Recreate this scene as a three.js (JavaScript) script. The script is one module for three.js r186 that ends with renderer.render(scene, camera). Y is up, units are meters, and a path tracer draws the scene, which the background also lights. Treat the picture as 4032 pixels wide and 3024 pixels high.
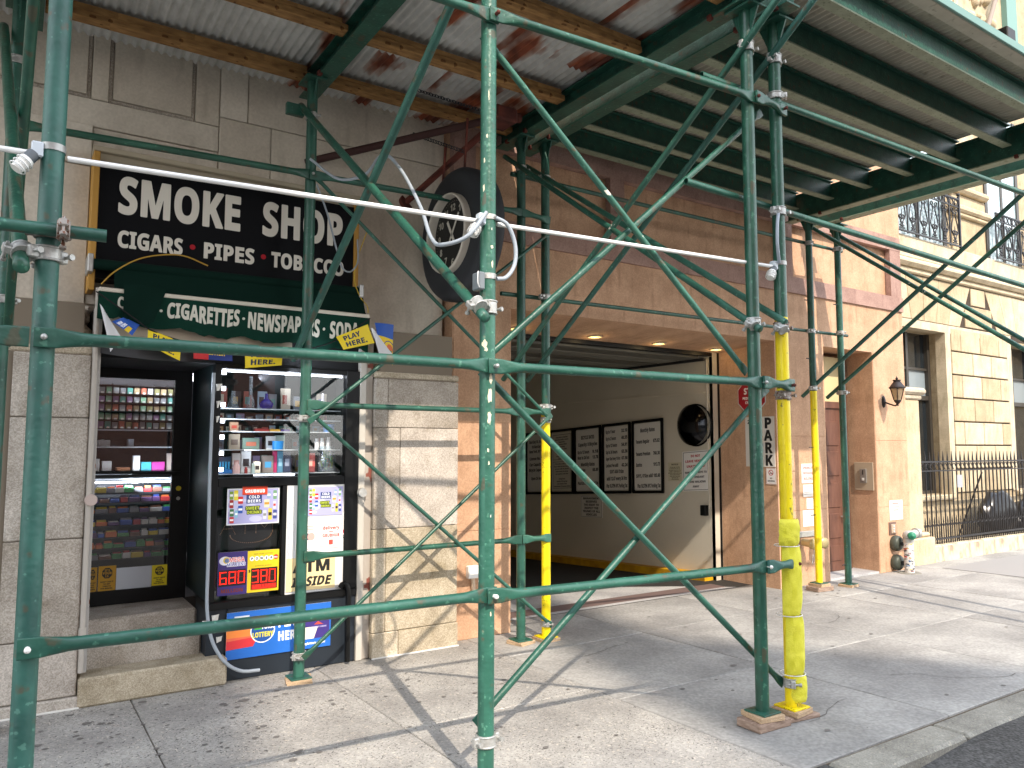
import * as THREE from 'three';
import { mergeGeometries } from 'three/addons/utils/BufferGeometryUtils.js';
import { ConvexGeometry } from 'three/addons/geometries/ConvexGeometry.js';
import { RectAreaLightUniformsLib } from 'three/addons/lights/RectAreaLightUniformsLib.js';
RectAreaLightUniformsLib.init();

// ---------- camera, sky, sun, exposure ----------
const scene = new THREE.Scene();
const V = (x, y, z) => new THREE.Vector3(x, y, z);
const RAD = Math.PI / 180;
const camera = new THREE.PerspectiveCamera(53.66, 4 / 3, 0.05, 2000);
camera.position.set(0, 1.9, 6.51);
camera.rotation.order = 'YXZ';
camera.rotation.set(4.73 * RAD, -33.5 * RAD, 0.095 * RAD);
const SUN = V(-0.225, 0.93, 1).normalize();
{ // hazy bright city sky, paler towards the horizon
  const w = 128, h = 64, d = new Float32Array(w * h * 4);
  for (let j = 0; j < h; j++) for (let i = 0; i < w; i++) {
    const el = Math.max(0, Math.sin((j + 0.5) / h * Math.PI - Math.PI / 2)), t = Math.pow(1 - el, 2.2), k = (j * w + i) * 4;
    d[k] = 1.75 * (0.72 + 0.26 * t); d[k + 1] = 1.75 * (0.79 + 0.19 * t); d[k + 2] = 1.75 * (0.93 + 0.01 * t); d[k + 3] = 1;
  }
  const t = new THREE.DataTexture(d, w, h, THREE.RGBAFormat, THREE.FloatType); t.mapping = THREE.EquirectangularReflectionMapping; t.magFilter = THREE.LinearFilter; t.needsUpdate = true;
  scene.background = t; scene.environment = t;
}
const sun = new THREE.DirectionalLight(0xfff1e0, 2.7);
sun.name = 'sun';
sun.position.copy(SUN).multiplyScalar(60);
sun.castShadow = true;
sun.shadow.mapSize.set(4096, 4096);
sun.shadow.camera.left = -20; sun.shadow.camera.right = 20; sun.shadow.camera.top = 20; sun.shadow.camera.bottom = -20; sun.shadow.camera.far = 140;
scene.add(sun); scene.add(sun.target);
const renderer = new THREE.WebGLRenderer({ antialias: true });
renderer.toneMapping = THREE.LinearToneMapping;
renderer.toneMappingExposure = 2.12;
renderer.shadowMap.enabled = true;

// ---------- helpers ----------
let seed = 7;
const rnd = () => { seed = (seed * 1664525 + 1013904223) >>> 0; return seed / 4294967296; };
const rr = (a, b) => a + (b - a) * rnd();
const pick = a => a[Math.floor(rnd() * a.length)];
const HN = new Float32Array(65536); for (let i = 0; i < 65536; i++) HN[i] = rnd();
const hash = (x, y, s) => HN[((x * 374761 + y * 668265 + s * 97531) ^ ((x * 31 + y * 17) << 3)) & 65535];
function vnoise(x, y, p, s) {           // tileable value noise, period p
  const xi = Math.floor(x), yi = Math.floor(y), fx = x - xi, fy = y - yi;
  const u = fx * fx * (3 - 2 * fx), v = fy * fy * (3 - 2 * fy);
  const a = ((xi % p) + p) % p, b = ((yi % p) + p) % p, a1 = (a + 1) % p, b1 = (b + 1) % p;
  return (hash(a, b, s) * (1 - u) + hash(a1, b, s) * u) * (1 - v) + (hash(a, b1, s) * (1 - u) + hash(a1, b1, s) * u) * v;
}
function fbm(u, v, p, oct, s) { let t = 0, a = 0.5, n = 0; for (let i = 0; i < oct; i++) { t += a * vnoise(u * p, v * p, p, s + i); n += a; p *= 2; a *= 0.5; } return t / n; }
const clamp = (x, a = 0, b = 1) => Math.min(b, Math.max(a, x));
const hex = h => [parseInt(h.slice(1, 3), 16), parseInt(h.slice(3, 5), 16), parseInt(h.slice(5, 7), 16)];
const mix = (a, b, t) => a + (b - a) * t;
// fn(u, v) -> [r, g, b, height 0..1]; returns colour map and bump map
function ntex(n, fn) {
  const c = new Uint8Array(n * n * 4), b = new Uint8Array(n * n * 4);
  for (let j = 0; j < n; j++) for (let i = 0; i < n; i++) {
    const o = fn(i / n, j / n), k = (j * n + i) * 4;
    c[k] = clamp(o[0], 0, 255); c[k + 1] = clamp(o[1], 0, 255); c[k + 2] = clamp(o[2], 0, 255); c[k + 3] = 255;
    const h = clamp((o[3] ?? 0.5) * 255, 0, 255); b[k] = b[k + 1] = b[k + 2] = h; b[k + 3] = 255;
  }
  const mk = (d, srgb) => { const t = new THREE.DataTexture(d, n, n); t.wrapS = t.wrapT = THREE.RepeatWrapping; t.magFilter = THREE.LinearFilter; t.minFilter = THREE.LinearMipmapLinearFilter; t.generateMipmaps = true; if (srgb) t.colorSpace = THREE.SRGBColorSpace; t.needsUpdate = true; return t; };
  return [mk(c, true), mk(b, false)];
}
function M(o) { const m = new THREE.MeshPhysicalMaterial({ roughness: 0.8, ...o }); return m; }
const FINEBUMP = ntex(512, (u, v) => [0, 0, 0, 0.5 + (fbm(u, v, 100, 2, 911) - 0.5) * 0.8 + (fbm(u, v, 12, 4, 917) - 0.5) * 0.5])[1];   // one relief shared by all
function texMat(n, fn, bump, { ownBump, ...o } = {}) { const [map, b] = ntex(n, fn); return M({ map, bumpMap: bump ? (ownBump ? b : FINEBUMP) : null, bumpScale: bump, ...o }); }
function canvasMat(w, h, draw, o = {}) {
  const cv = document.createElement('canvas'); cv.width = w; cv.height = h;
  const g = cv.getContext('2d'); draw(g, w, h);
  const t = new THREE.CanvasTexture(cv); t.colorSpace = THREE.SRGBColorSpace;
  return M({ map: t, roughness: 0.55, ...o });
}
// text fitted to a width: squeezes letters like condensed sign lettering
function txt(g, s, x, y, size, maxW, align = 'center', style = 'bold', fam = 'sans-serif') {
  g.save(); g.font = `${style} ${size}px ${fam}`; g.textBaseline = 'middle';
  const w = g.measureText(s).width, k = maxW ? maxW / w : 1;
  g.translate(x, y); g.scale(k, 1); g.textAlign = align; g.lineWidth = size * 0.05; g.lineJoin = 'round'; g.strokeStyle = g.fillStyle; g.strokeText(s, 0, 0); g.fillText(s, 0, 0); g.restore();
}
// uv in metres from the dominant axis of each face
function uvm(geo, s = 1) {
  const g = geo.index ? geo.toNonIndexed() : geo, p = g.attributes.position, uv = new Float32Array(p.count * 2);
  const a = V(), b = V(), c = V(), n = V();
  for (let i = 0; i < p.count; i += 3) {
    a.fromBufferAttribute(p, i); b.fromBufferAttribute(p, i + 1); c.fromBufferAttribute(p, i + 2);
    n.copy(b).sub(a).cross(c.clone().sub(a));
    const ax = Math.abs(n.x), ay = Math.abs(n.y), az = Math.abs(n.z);
    [a, b, c].forEach((q, k) => {
      let u, v; if (ax >= ay && ax >= az) { u = q.z; v = q.y; } else if (ay >= az) { u = q.x; v = q.z; } else { u = q.x; v = q.y; }
      uv[(i + k) * 2] = u / s; uv[(i + k) * 2 + 1] = v / s;
    });
  }
  g.setAttribute('uv', new THREE.BufferAttribute(uv, 2));
  return g;
}
const bare = g => { const r = g.index ? g.toNonIndexed() : g; for (const k of Object.keys(r.attributes)) if (!['position', 'normal', 'uv'].includes(k)) r.deleteAttribute(k); if (!r.attributes.uv) r.setAttribute('uv', new THREE.Float32BufferAttribute(new Float32Array(r.attributes.position.count * 2), 2)); if (!r.attributes.normal) r.computeVertexNormals(); return r; };
const merge = list => mergeGeometries(list.flat().map(bare), false);
const box = (x0, x1, y0, y1, z0, z1) => new THREE.BoxGeometry(x1 - x0, y1 - y0, z1 - z0).translate((x0 + x1) / 2, (y0 + y1) / 2, (z0 + z1) / 2);
const cacheC = new Map();
function cbox(x0, x1, y0, y1, z0, z1, c = 0.006) {   // box with chamfered edges
  const w = (x1 - x0) / 2, h = (y1 - y0) / 2, d = (z1 - z0) / 2, key = [w, h, d, c].map(v => v.toFixed(4)).join();
  if (!cacheC.has(key)) {
    const pts = [];
    for (const sx of [-1, 1]) for (const sy of [-1, 1]) for (const sz of [-1, 1]) pts.push(V(sx * (w - c), sy * (h - c), sz * d), V(sx * (w - c), sy * h, sz * (d - c)), V(sx * w, sy * (h - c), sz * (d - c)));
    cacheC.set(key, new ConvexGeometry(pts));
  }
  const g = cacheC.get(key).clone(); g.translate((x0 + x1) / 2, (y0 + y1) / 2, (z0 + z1) / 2);
  return g;
}
const UP = V(0, 1, 0);
function place(g, p0, p1) {               // a y-centred geometry onto the line p0 p1
  const d = p1.clone().sub(p0).normalize();
  return g.applyQuaternion(new THREE.Quaternion().setFromUnitVectors(UP, d)).translate((p0.x + p1.x) / 2, (p0.y + p1.y) / 2, (p0.z + p1.z) / 2);
}
const tube = (p0, p1, r, n = 14, r2 = r) => place(new THREE.CylinderGeometry(r2, r, p0.distanceTo(p1), n, 1), p0, p1);
function pipeOpen(p0, p1, r, n = 14) {    // hollow pipe with open ends
  const L = p0.distanceTo(p1), i = r * 0.84;
  const pts = [[i, -L / 2], [r, -L / 2], [r, L / 2], [i, L / 2], [i, -L / 2]].map(a => new THREE.Vector2(...a));
  return place(new THREE.LatheGeometry(pts, n).toNonIndexed(), p0, p1);
}
const flatNormals = g => { const r = g.index ? g.toNonIndexed() : g; r.computeVertexNormals(); return r; };
const wire = (pts, r, n = 8, seg) => new THREE.TubeGeometry(new THREE.CatmullRomCurve3(pts), seg || pts.length * 6, r, n, false);
// tube with hammered flat ends, the flats facing N
function flatTube(p0, p1, r, N = V(0, 0, 1), { e0 = true, e1 = true, fw = 0.042, ft = 0.007, fl = 0.16 } = {}) {
  const L = p0.distanceTo(p1), d = p1.clone().sub(p0).normalize(), B = d.clone().cross(N).normalize(), n = 16;
  const S = [];
  const flat = f => [mix(r, fw, f), mix(r, ft, f), f];
  S.push([0, ...flat(e0 ? 1 : 0)], [fl * 0.5, ...flat(e0 ? 1 : 0)], [fl * 0.75, ...flat(e0 ? 0.6 : 0)], [fl * 1.1, ...flat(e0 ? 0.12 : 0)], [fl * 1.35, ...flat(0)]);
  S.push([L - fl * 1.35, ...flat(0)], [L - fl * 1.1, ...flat(e1 ? 0.12 : 0)], [L - fl * 0.75, ...flat(e1 ? 0.6 : 0)], [L - fl * 0.5, ...flat(e1 ? 1 : 0)], [L, ...flat(e1 ? 1 : 0)]);
  const pos = [], idx = [];
  for (const [s, a, b, f] of S) for (let k = 0; k < n; k++) {
    const t = k / n * Math.PI * 2, pw = mix(1, 0.35, f), cs = Math.cos(t), sn = Math.sin(t);
    const q = p0.clone().addScaledVector(d, s).addScaledVector(B, a * Math.sign(cs) * Math.abs(cs) ** pw).addScaledVector(N, b * Math.sign(sn) * Math.abs(sn) ** pw);
    pos.push(q.x, q.y, q.z);
  }
  for (let i = 0; i < S.length - 1; i++) for (let k = 0; k < n; k++) { const a = i * n + k, b = i * n + (k + 1) % n; idx.push(a, b, a + n, b, b + n, a + n); }
  for (const [o, rev] of [[0, true], [(S.length - 1) * n, false]]) for (let k = 1; k < n - 1; k++) idx.push(...(rev ? [o, o + k + 1, o + k] : [o, o + k, o + k + 1]));
  const g = new THREE.BufferGeometry(); g.setAttribute('position', new THREE.Float32BufferAttribute(pos, 3)); g.setIndex(idx);
  const vol = B.clone().cross(N).dot(d); if (vol < 0) { const ix = g.index.array; for (let i = 0; i < ix.length; i += 3) { const t = ix[i]; ix[i] = ix[i + 1]; ix[i + 1] = t; } }
  g.computeVertexNormals();
  return g;
}
const sphere = (c, r, n = 10, sy = 1) => new THREE.SphereGeometry(r, n, Math.max(6, n - 2)).scale(1, sy, 1).translate(c.x, c.y, c.z);
const lathe = (prof, n = 20) => new THREE.LatheGeometry(prof.map(a => new THREE.Vector2(Math.max(a[0], 0.0001), a[1])), n);
const names = new Map();
function numbered(name) { const k = names.get(name) || 0; names.set(name, k + 1); return k ? `${name}_${String(k).padStart(3, '0')}` : name; }
function thing(name, label, category, [x, y, z] = [0, 0, 0], group) {
  const o = new THREE.Group(); o.name = numbered(name); o.position.set(x, y, z); scene.add(o);
  o.userData = { label, category }; if (group) o.userData.group = group;
  return o;
}
const worldOf = o => { const v = V(0, 0, 0); while (o && o !== scene) { v.add(o.position); o = o.parent; } return v; };
// a part: geometry given in world coordinates
function part(parent, name, geo, mat, { uv = 1, own = true } = {}) {
  if (Array.isArray(geo)) geo = merge(geo);
  if (own) geo = uvm(geo, uv);
  const w = worldOf(parent); geo.translate(-w.x, -w.y, -w.z);
  const m = new THREE.Mesh(geo, mat); m.name = name; m.castShadow = m.receiveShadow = true; parent.add(m);
  return m;
}
function single(name, label, category, geo, mat, opt = {}) {   // a thing that is one mesh
  if (Array.isArray(geo)) geo = merge(geo);
  if (opt.own !== false) geo = uvm(geo, opt.uv || 1);
  geo.computeBoundingBox(); const b = geo.boundingBox, p = V((b.min.x + b.max.x) / 2, b.min.y, (b.min.z + b.max.z) / 2);
  geo.translate(-p.x, -p.y, -p.z);
  const m = new THREE.Mesh(geo, mat); m.name = numbered(name); m.position.copy(p); m.castShadow = m.receiveShadow = true; scene.add(m);
  m.userData = { label, category }; if (opt.group) m.userData.group = opt.group;
  return m;
}
function structure(name, geo, mat, uv = 1) {
  if (Array.isArray(geo)) geo = merge(geo);
  const m = new THREE.Mesh(uvm(geo, uv), mat); m.name = numbered(name); m.castShadow = m.receiveShadow = true; m.userData = { kind: 'structure' }; scene.add(m);
  return m;
}
// a flat printed quad: corner c, u-vector and v-vector in world, uv 0..1, with a thin body behind it
function panelGeo(c, u, v) {
  const g = new THREE.BufferGeometry();
  const p = [c, c.clone().add(u), c.clone().add(u).add(v), c.clone().add(v)];
  g.setAttribute('position', new THREE.Float32BufferAttribute([0, 1, 2, 0, 2, 3].flatMap(i => p[i].toArray()), 3));
  g.setAttribute('uv', new THREE.Float32BufferAttribute([0, 0, 1, 0, 1, 1, 0, 0, 1, 1, 0, 1], 2));
  g.computeVertexNormals();
  return g;
}
function plate(name, label, category, c, u, v, th, face, edge, group) {   // board with a printed face
  const n = u.clone().cross(v).normalize().multiplyScalar(th);
  const t = thing(name, label, category, c.toArray(), group);
  const p = [c, c.clone().add(u), c.clone().add(u).add(v), c.clone().add(v)], q = p.map(a => a.clone().sub(n));
  const quad = (a, b, d, e) => [a, b, d, a, d, e].flatMap(w => w.toArray());
  const g = new THREE.BufferGeometry();
  g.setAttribute('position', new THREE.Float32BufferAttribute([...quad(q[3], q[2], q[1], q[0]), ...quad(p[1], p[0], q[0], q[1]), ...quad(p[3], p[2], q[2], q[3]), ...quad(p[2], p[1], q[1], q[2]), ...quad(p[0], p[3], q[3], q[0])], 3));
  g.computeVertexNormals();
  part(t, 'board', g, edge);
  part(t, 'face', panelGeo(c, u, v), face, { own: false });
  return t;
}

// ---------- materials ----------
const speck = (base, amt, u, v, s, p = 8) => { const [r, g, b] = base; const n = (fbm(u, v, p, 5, s) - 0.5) * amt; return [r + n, g + n, b + n]; };
const greenFn = (base, chips) => (u, v) => {          // one tile covers 1.6 m of pipe
  const n = fbm(u, v, 12, 5, 11), m = fbm(u, v, 110, 2, 23), big = fbm(u, v, 3, 4, 5);
  let c = [base[0] + (n - 0.5) * 30, base[1] + (n - 0.5) * 44, base[2] + (n - 0.5) * 38], h = 0.5 + (m - 0.5) * 0.6;
  const fl = fbm(u, v, 26, 4, 29), rs = fbm(u, v, 18, 5, 57), sc = fbm(u, v, 60, 3, 37);
  if (rs > 0.69) { const k = clamp((rs - 0.69) * 14) * 0.55; c = [mix(c[0], 96, k), mix(c[1], 66, k), mix(c[2], 48, k)]; }
  if (sc > 0.78) c = [c[0] + 30, c[1] + 30, c[2] + 26];
  if (chips && fl > 0.93 - chips * 0.12 - (big - 0.5) * 0.5) { c = [205, 203, 190]; h = 0.2; }
  return [...c, h];
};
// several coats of the same green: fresher, duller and one peeling
const GREEN = texMat(512, greenFn(hex('#265547'), 0), 0.002, { roughness: 0.42 });
const GREENCHIP = texMat(512, greenFn(hex('#2a5d4d'), 1), 0.0022, { roughness: 0.42 });
const GREENS = [GREEN, GREEN, texMat(512, greenFn(hex('#2c5a50'), 0), 0.002, { roughness: 0.5 }), texMat(512, greenFn(hex('#214f3f'), 0), 0.002, { roughness: 0.36 }), texMat(512, greenFn(hex('#305f50'), 0.6), 0.002, { roughness: 0.46 })];
const YELLOW = texMat(256, (u, v) => { const n = fbm(u, v, 14, 4, 31), m = fbm(u, v, 60, 3, 8); return m > 0.8 - (fbm(u, v, 4, 3, 77) - 0.5) * 0.3 ? [120, 110, 30, 0.3] : [236 + (n - 0.5) * 30, 212 + (n - 0.5) * 36, 6, 0.5 + (n - 0.5) * 0.6]; }, 0.001, { roughness: 0.4 });
const FOAM = texMat(256, (u, v) => { const n = fbm(u, v, 5, 4, 77); return [222 + (n - 0.5) * 40, 216 + (n - 0.5) * 40, 62 + (n - 0.5) * 60, n]; }, 0.003, { roughness: 0.75, sheen: 0.3 });
const GALV = texMat(256, (u, v) => { const n = fbm(u, v, 12, 4, 41); return [176 + (n - 0.5) * 50, 176 + (n - 0.5) * 50, 172 + (n - 0.5) * 50, n]; }, 0.0008, { roughness: 0.45, metalness: 0.55 });
const RUST = texMat(256, (u, v) => { const n = fbm(u, v, 10, 5, 51); return [92 + (n - 0.5) * 80, 44 + (n - 0.5) * 44, 34 + (n - 0.5) * 34, n]; }, 0.002, { roughness: 0.9 });
const STEELDARK = M({ color: '#3b3d40', roughness: 0.5, metalness: 0.6 });
const WHITEPLASTIC = M({ color: '#e9e9e6', roughness: 0.35 });
const BLACK = M({ color: '#0c0d0e', roughness: 0.45, specularIntensity: 0.5 });
const BLACKMATT = M({ color: '#101113', roughness: 0.85 });
const PIPEGREY = M({ color: '#9aa3ab', roughness: 0.5 });
const WOOD = texMat(512, (u, v) => { const g = fbm(u * 0.25, v, 24, 4, 61), n = fbm(u, v, 6, 4, 62), k = fbm(u, v, 9, 2, 66); const t = (g - 0.5) * 70 + (n - 0.5) * 30; const d = k > 0.8 ? -50 : 0; return [150 + t + d, 112 + t * 0.85 + d, 66 + t * 0.6 + d, g]; }, 0.002, { roughness: 0.85 });
const PLY = texMat(256, (u, v) => { const s = Math.floor(v * 180) % 3; const n = fbm(u, v, 16, 3, 63); const b = [[182, 154, 122], [204, 182, 150], [150, 122, 94]][s]; return [b[0] + (n - 0.5) * 30, b[1] + (n - 0.5) * 26, b[2] + (n - 0.5) * 20, n]; }, 0.001, { roughness: 0.9 });
const BLOCKWOOD = texMat(256, (u, v) => { const g = fbm(u * 0.3, v, 30, 4, 64); const t = (g - 0.5) * 60; return [146 + t, 124 + t, 108 + t, g]; }, 0.002, { roughness: 0.9 });

const conc = (base, chip, amt, s) => (u, v) => {
  const n = fbm(u, v, 4, 6, s), f = fbm(u, v, 90, 2, s + 3), b = fbm(u, v, 2, 3, s + 9);
  let t = (n - 0.5) * 46 + (f - 0.5) * 34 + (b - 0.5) * 40, c = [base[0] + t, base[1] + t, base[2] + t * 0.95], h = 0.5 + (f - 0.5) * 0.8;
  if (chip) {
    const k = vnoise(u * 150, v * 150, 150, s + 20), k2 = vnoise(u * 96, v * 96, 96, s + 21);
    if (k > 0.845 - (b - 0.5) * 0.2) { c = [c[0] - amt, c[1] - amt, c[2] - amt * 0.95]; h = 0.3; } else if (k2 > 0.86) c = [c[0] + 26, c[1] + 22, c[2] + 16];
  }
  return [...c, h];
};
const SIDEWALK = texMat(1024, conc(hex('#9b9892'), true, 64, 100), 0.0015, { ownBump: true, roughness: 0.9 });
const SIDEWALK2 = texMat(1024, conc(hex('#8c8a86'), false, 0, 140), 0.001, { roughness: 0.88 });
const APRON = texMat(512, conc(hex('#a2a1a0'), false, 0, 180), 0.001, { roughness: 0.9 });
const KERB = texMat(512, conc(hex('#8d8a80'), true, 30, 160), 0.002, { roughness: 0.9 });
const ASPHALT = texMat(512, (u, v) => { const f = fbm(u, v, 100, 2, 201), n = fbm(u, v, 5, 4, 202); const t = (f - 0.5) * 60 + (n - 0.5) * 26; return [68 + t, 67 + t, 65 + t, f]; }, 0.004, { roughness: 0.92 });
const RAMP = texMat(256, (u, v) => { const f = fbm(u, v, 60, 3, 203); const t = (f - 0.5) * 24; return [44 + t, 42 + t, 40 + t, f]; }, 0.002, { roughness: 0.85 });
const granFn = (b, s) => (u, v) => { const f = fbm(u, v, 128, 2, s), n = fbm(u, v, 5, 5, s + 2), st = fbm(u, v, 7, 5, s + 5); const t = (f - 0.5) * 64 + (n - 0.5) * 46, d = clamp((st - 0.56) * 3) * 20; return [b[0] + t - d, b[1] + t - d * 1.05, b[2] + t - d * 1.2, f]; };
const GRANITE = [0, 1, 2].map(i => texMat(512, granFn(hex(['#aea69b', '#a89f93', '#b3aa9f'][i]), 300 + i * 20), 0.0016, { roughness: 0.85 }));
const GRANITEWARM = [0, 1].map(i => texMat(512, granFn(hex(['#b3a792', '#a69a84'][i]), 360 + i * 20), 0.0016, { roughness: 0.85 }));
const LIME = [0, 1].map(i => texMat(512, (u, v) => { const n = fbm(u, v, 4, 6, 400 + i * 9), f = fbm(u, v, 80, 2, 404), st = fbm(u, v * 0.2, 14, 3, 407 + i); const t = (n - 0.5) * 34 + (f - 0.5) * 18, d = clamp((st - 0.6) * 3) * 24; const b = hex(['#cec5b6', '#c8beae'][i]); return [b[0] + t - d, b[1] + t - d, b[2] + t - d, f]; }, 0.001, { roughness: 0.88 }));
const stuccoFn = (b, s) => (u, v) => { const n = fbm(u, v, 5, 6, s), f = fbm(u, v, 110, 2, s + 1), st = fbm(u, v * 0.25, 18, 3, s + 5); const t = (n - 0.5) * 44 + (f - 0.5) * 30 - clamp((st - 0.56) * 3) * 20; return [b[0] + t, b[1] + t * 0.95, b[2] + t * 0.9, f]; };
const STUCCO = texMat(512, stuccoFn(hex('#bd9779'), 500), 0.0015, { roughness: 0.9 });
const STUCCOBAND = texMat(512, stuccoFn(hex('#9f8074'), 520), 0.0015, { roughness: 0.9 });
const CREAMLIME = [0, 1, 2].map(i => texMat(256, stuccoFn(hex(['#bfae90', '#c6b79b', '#b5a384'][i]), 560 + i * 9), 0.0012, { roughness: 0.9 }));
const GARWALL = texMat(256, (u, v) => { const n = fbm(u, v, 3, 5, 601); const t = (n - 0.5) * 18; return [204 + t, 197 + t, 180 + t, n]; }, 0.0008, { roughness: 0.6 });
const MORTAR = M({ color: '#7d7263', roughness: 0.95 });
const zincFn = (rust, s) => (u, v) => {
  const n = fbm(u, v, 6, 5, s), sp = fbm(u, v, 40, 3, s + 1), r = fbm(u * 1, v * 0.45, 7, 5, s + 4), w = fbm(u, v, 20, 3, s + 8);
  const t = (n - 0.5) * 46 + (sp - 0.5) * 30;
  let c = [194 + t, 194 + t, 190 + t];
  const k = clamp((r - (0.72 - rust)) * 9);
  const e = [120 + (w - 0.5) * 110, 62 + (w - 0.5) * 66, 40 + (w - 0.5) * 40];
  c = [mix(c[0], e[0], k), mix(c[1], e[1], k), mix(c[2], e[2], k)];
  return [...c, n];
};
const ZINC = [0.0, 0.06, 0.11].map((r, i) => texMat(512, zincFn(r, 700 + i * 30), 0.0006, { roughness: 0.6, metalness: 0.08 }));
const DECKCREAM = texMat(256, (u, v) => { const n = fbm(u, v, 8, 5, 801), d = fbm(u, v, 30, 3, 805); const t = (n - 0.5) * 26 - clamp((d - 0.66) * 4) * 40; return [188 + t, 181 + t, 165 + t, n]; }, 0.0005, { roughness: 0.6 });
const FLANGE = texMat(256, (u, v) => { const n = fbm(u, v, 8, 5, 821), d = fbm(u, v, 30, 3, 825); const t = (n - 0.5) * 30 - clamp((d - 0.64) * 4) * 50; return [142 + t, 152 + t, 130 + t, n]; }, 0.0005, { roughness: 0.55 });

// ---------- ground ----------
const gy = z => 0.015 * z;                       // pavement falls slightly towards the buildings
const tilt = (g, dy = 0) => { const p = g.attributes.position; for (let i = 0; i < p.count; i++) p.setY(i, p.getY(i) + gy(p.getZ(i)) + dy); g.computeVertexNormals(); return g; };
structure('ground', box(-150, 150, -0.6, -0.5, -150, 150), ASPHALT, 2);
structure('street', tilt(new THREE.BoxGeometry(160, 0.3, 70, 1, 1, 1).translate(0, -0.15, 38.95), -0.125), ASPHALT, 1.2);
const bed = structure('sidewalk', tilt(box(-20, 60, -0.4, -0.016, -0.62, 3.66), 0), MORTAR, 1);
{ // paving slabs, each its own piece
  const xs = [-20, -16.5, -13, -9.8, -6.6, -3.8, -2.3, -0.72, 0.86, 2.3, 3.88, 5.52, 7.26, 8.9, 10.5, 12.3, 14, 15.7, 17.4, 21, 25, 30, 40, 60];
  for (let i = 0; i < xs.length - 1; i++) {
    const right = xs[i] >= 3.8, zs = right ? [-0.62, 0.62, 2.1, 3.66] : [-0.62, 1.78, 3.66];
    for (let j = 0; j < zs.length - 1; j++) {
      const g = tilt(cbox(xs[i] + 0.004, xs[i + 1] - 0.004, -0.1, 0, zs[j] + 0.004, zs[j + 1] - 0.004, 0.006), rr(-0.0015, 0.0015));
      g.translate(0, 0, 0);
      const m = part(bed, 'paving_slab', g, right ? SIDEWALK2 : SIDEWALK, { uv: right ? 1.7 : 1.25 });
      const uv = m.geometry.attributes.uv, du = rnd(), dv = rnd(); for (let k = 0; k < uv.count; k++) uv.setXY(k, uv.getX(k) + du, uv.getY(k) + dv);
    }
  }
}
{ // kerb stones: full height at the left, dropping to the driveway at the right
  const k = structure('kerb', tilt(box(-20, 60, -0.4, -0.15, 3.67, 3.91), 0), MORTAR, 1);
  const cuts = [-20, -14, -8, -3, -0.6, 1.8, 4.1, 5.25, 7.3, 9.5, 11.6, 13, 15.5, 18, 24, 60];
  for (let i = 0; i < cuts.length - 1; i++) {
    if (cuts[i] === 1.8) continue;                      // a missing stone, patched with asphalt
    const g = cbox(cuts[i] + 0.004, cuts[i + 1] - 0.004, -0.2, 0, 3.667, 3.915, 0.02), p = g.attributes.position;
    for (let q = 0; q < p.count; q++) { const x = p.getX(q); if (p.getY(q) > -0.1) { const t = clamp((x - 4.1) / 1.2); p.setY(q, p.getY(q) - 0.006 * t); } }
    part(k, 'kerb_stone', tilt(g), KERB, { uv: 0.8 });
  }
  structure('asphalt_patch', tilt(new THREE.BoxGeometry(2.26, 0.2, 0.26, 20, 1, 2).translate(2.97, -0.115, 3.79), 0), ASPHALT, 0.8);
}
{ // asphalt swept up to the kerb where cars cross it
  const g = new THREE.PlaneGeometry(9, 1.6, 60, 12).rotateX(-Math.PI / 2).translate(8.6, 0, 4.716), p = g.attributes.position;
  for (let i = 0; i < p.count; i++) { const x = p.getX(i), z = p.getZ(i), t = clamp((x - 4.25) / 1.1) * clamp((13 - x) / 1.2), f = clamp((z - 3.915) / 1.6); p.setY(i, gy(z) + mix(-0.121, mix(-0.03, -0.121, f * f * (3 - 2 * f)), t) + (vnoise(x * 3, z * 3, 64, 4) - 0.5) * 0.006 + 0.0045); }
  g.computeVertexNormals(); structure('asphalt_ramp', g, ASPHALT, 1.2);
}
{ // driveway into the garage: apron, drain strip, ramp
  structure('driveway', [box(4.0, 8.95, -0.3, -0.014, -1.15, -0.63)], RAMP, 1);
  structure('drain_channel', [box(4.42, 8.3, -0.05, -0.0065, -0.98, -0.72)], M({ color: '#6d5a55', roughness: 0.85 }), 1);
  const slope = (x0, x1, z0, z1, th = 0.2) => { const g = box(x0, x1, -th, 0, z0, z1), p = g.attributes.position; for (let i = 0; i < p.count; i++) p.setY(i, p.getY(i) - 0.014 + (p.getZ(i) + 1.15) * 0.05); g.computeVertexNormals(); return g; };
  structure('garage_ramp', slope(4.2, 8.9, -14, -1.151), RAMP, 1);
  const flat = P => { const g = new THREE.ShapeGeometry(new THREE.Shape(P.map(a => new THREE.Vector2(...a)))).rotateX(-Math.PI / 2), p = g.attributes.position; for (let i = 0; i < p.count; i++) p.setY(i, -0.0095 + Math.min(0, p.getZ(i) + 1.15) * 0.05); g.computeVertexNormals(); return g; };   // z = -y
  const g = [flat([[4.0, 0.63], [8.42, 0.63], [7.7, 1.15], [4.41, 1.15]]), flat([[4.41, 1.15], [7.7, 1.15], [5.9, 2.6], [4.41, 2.95]])];
  structure('ramp_concrete', g, APRON, 1.4);
}
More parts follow.
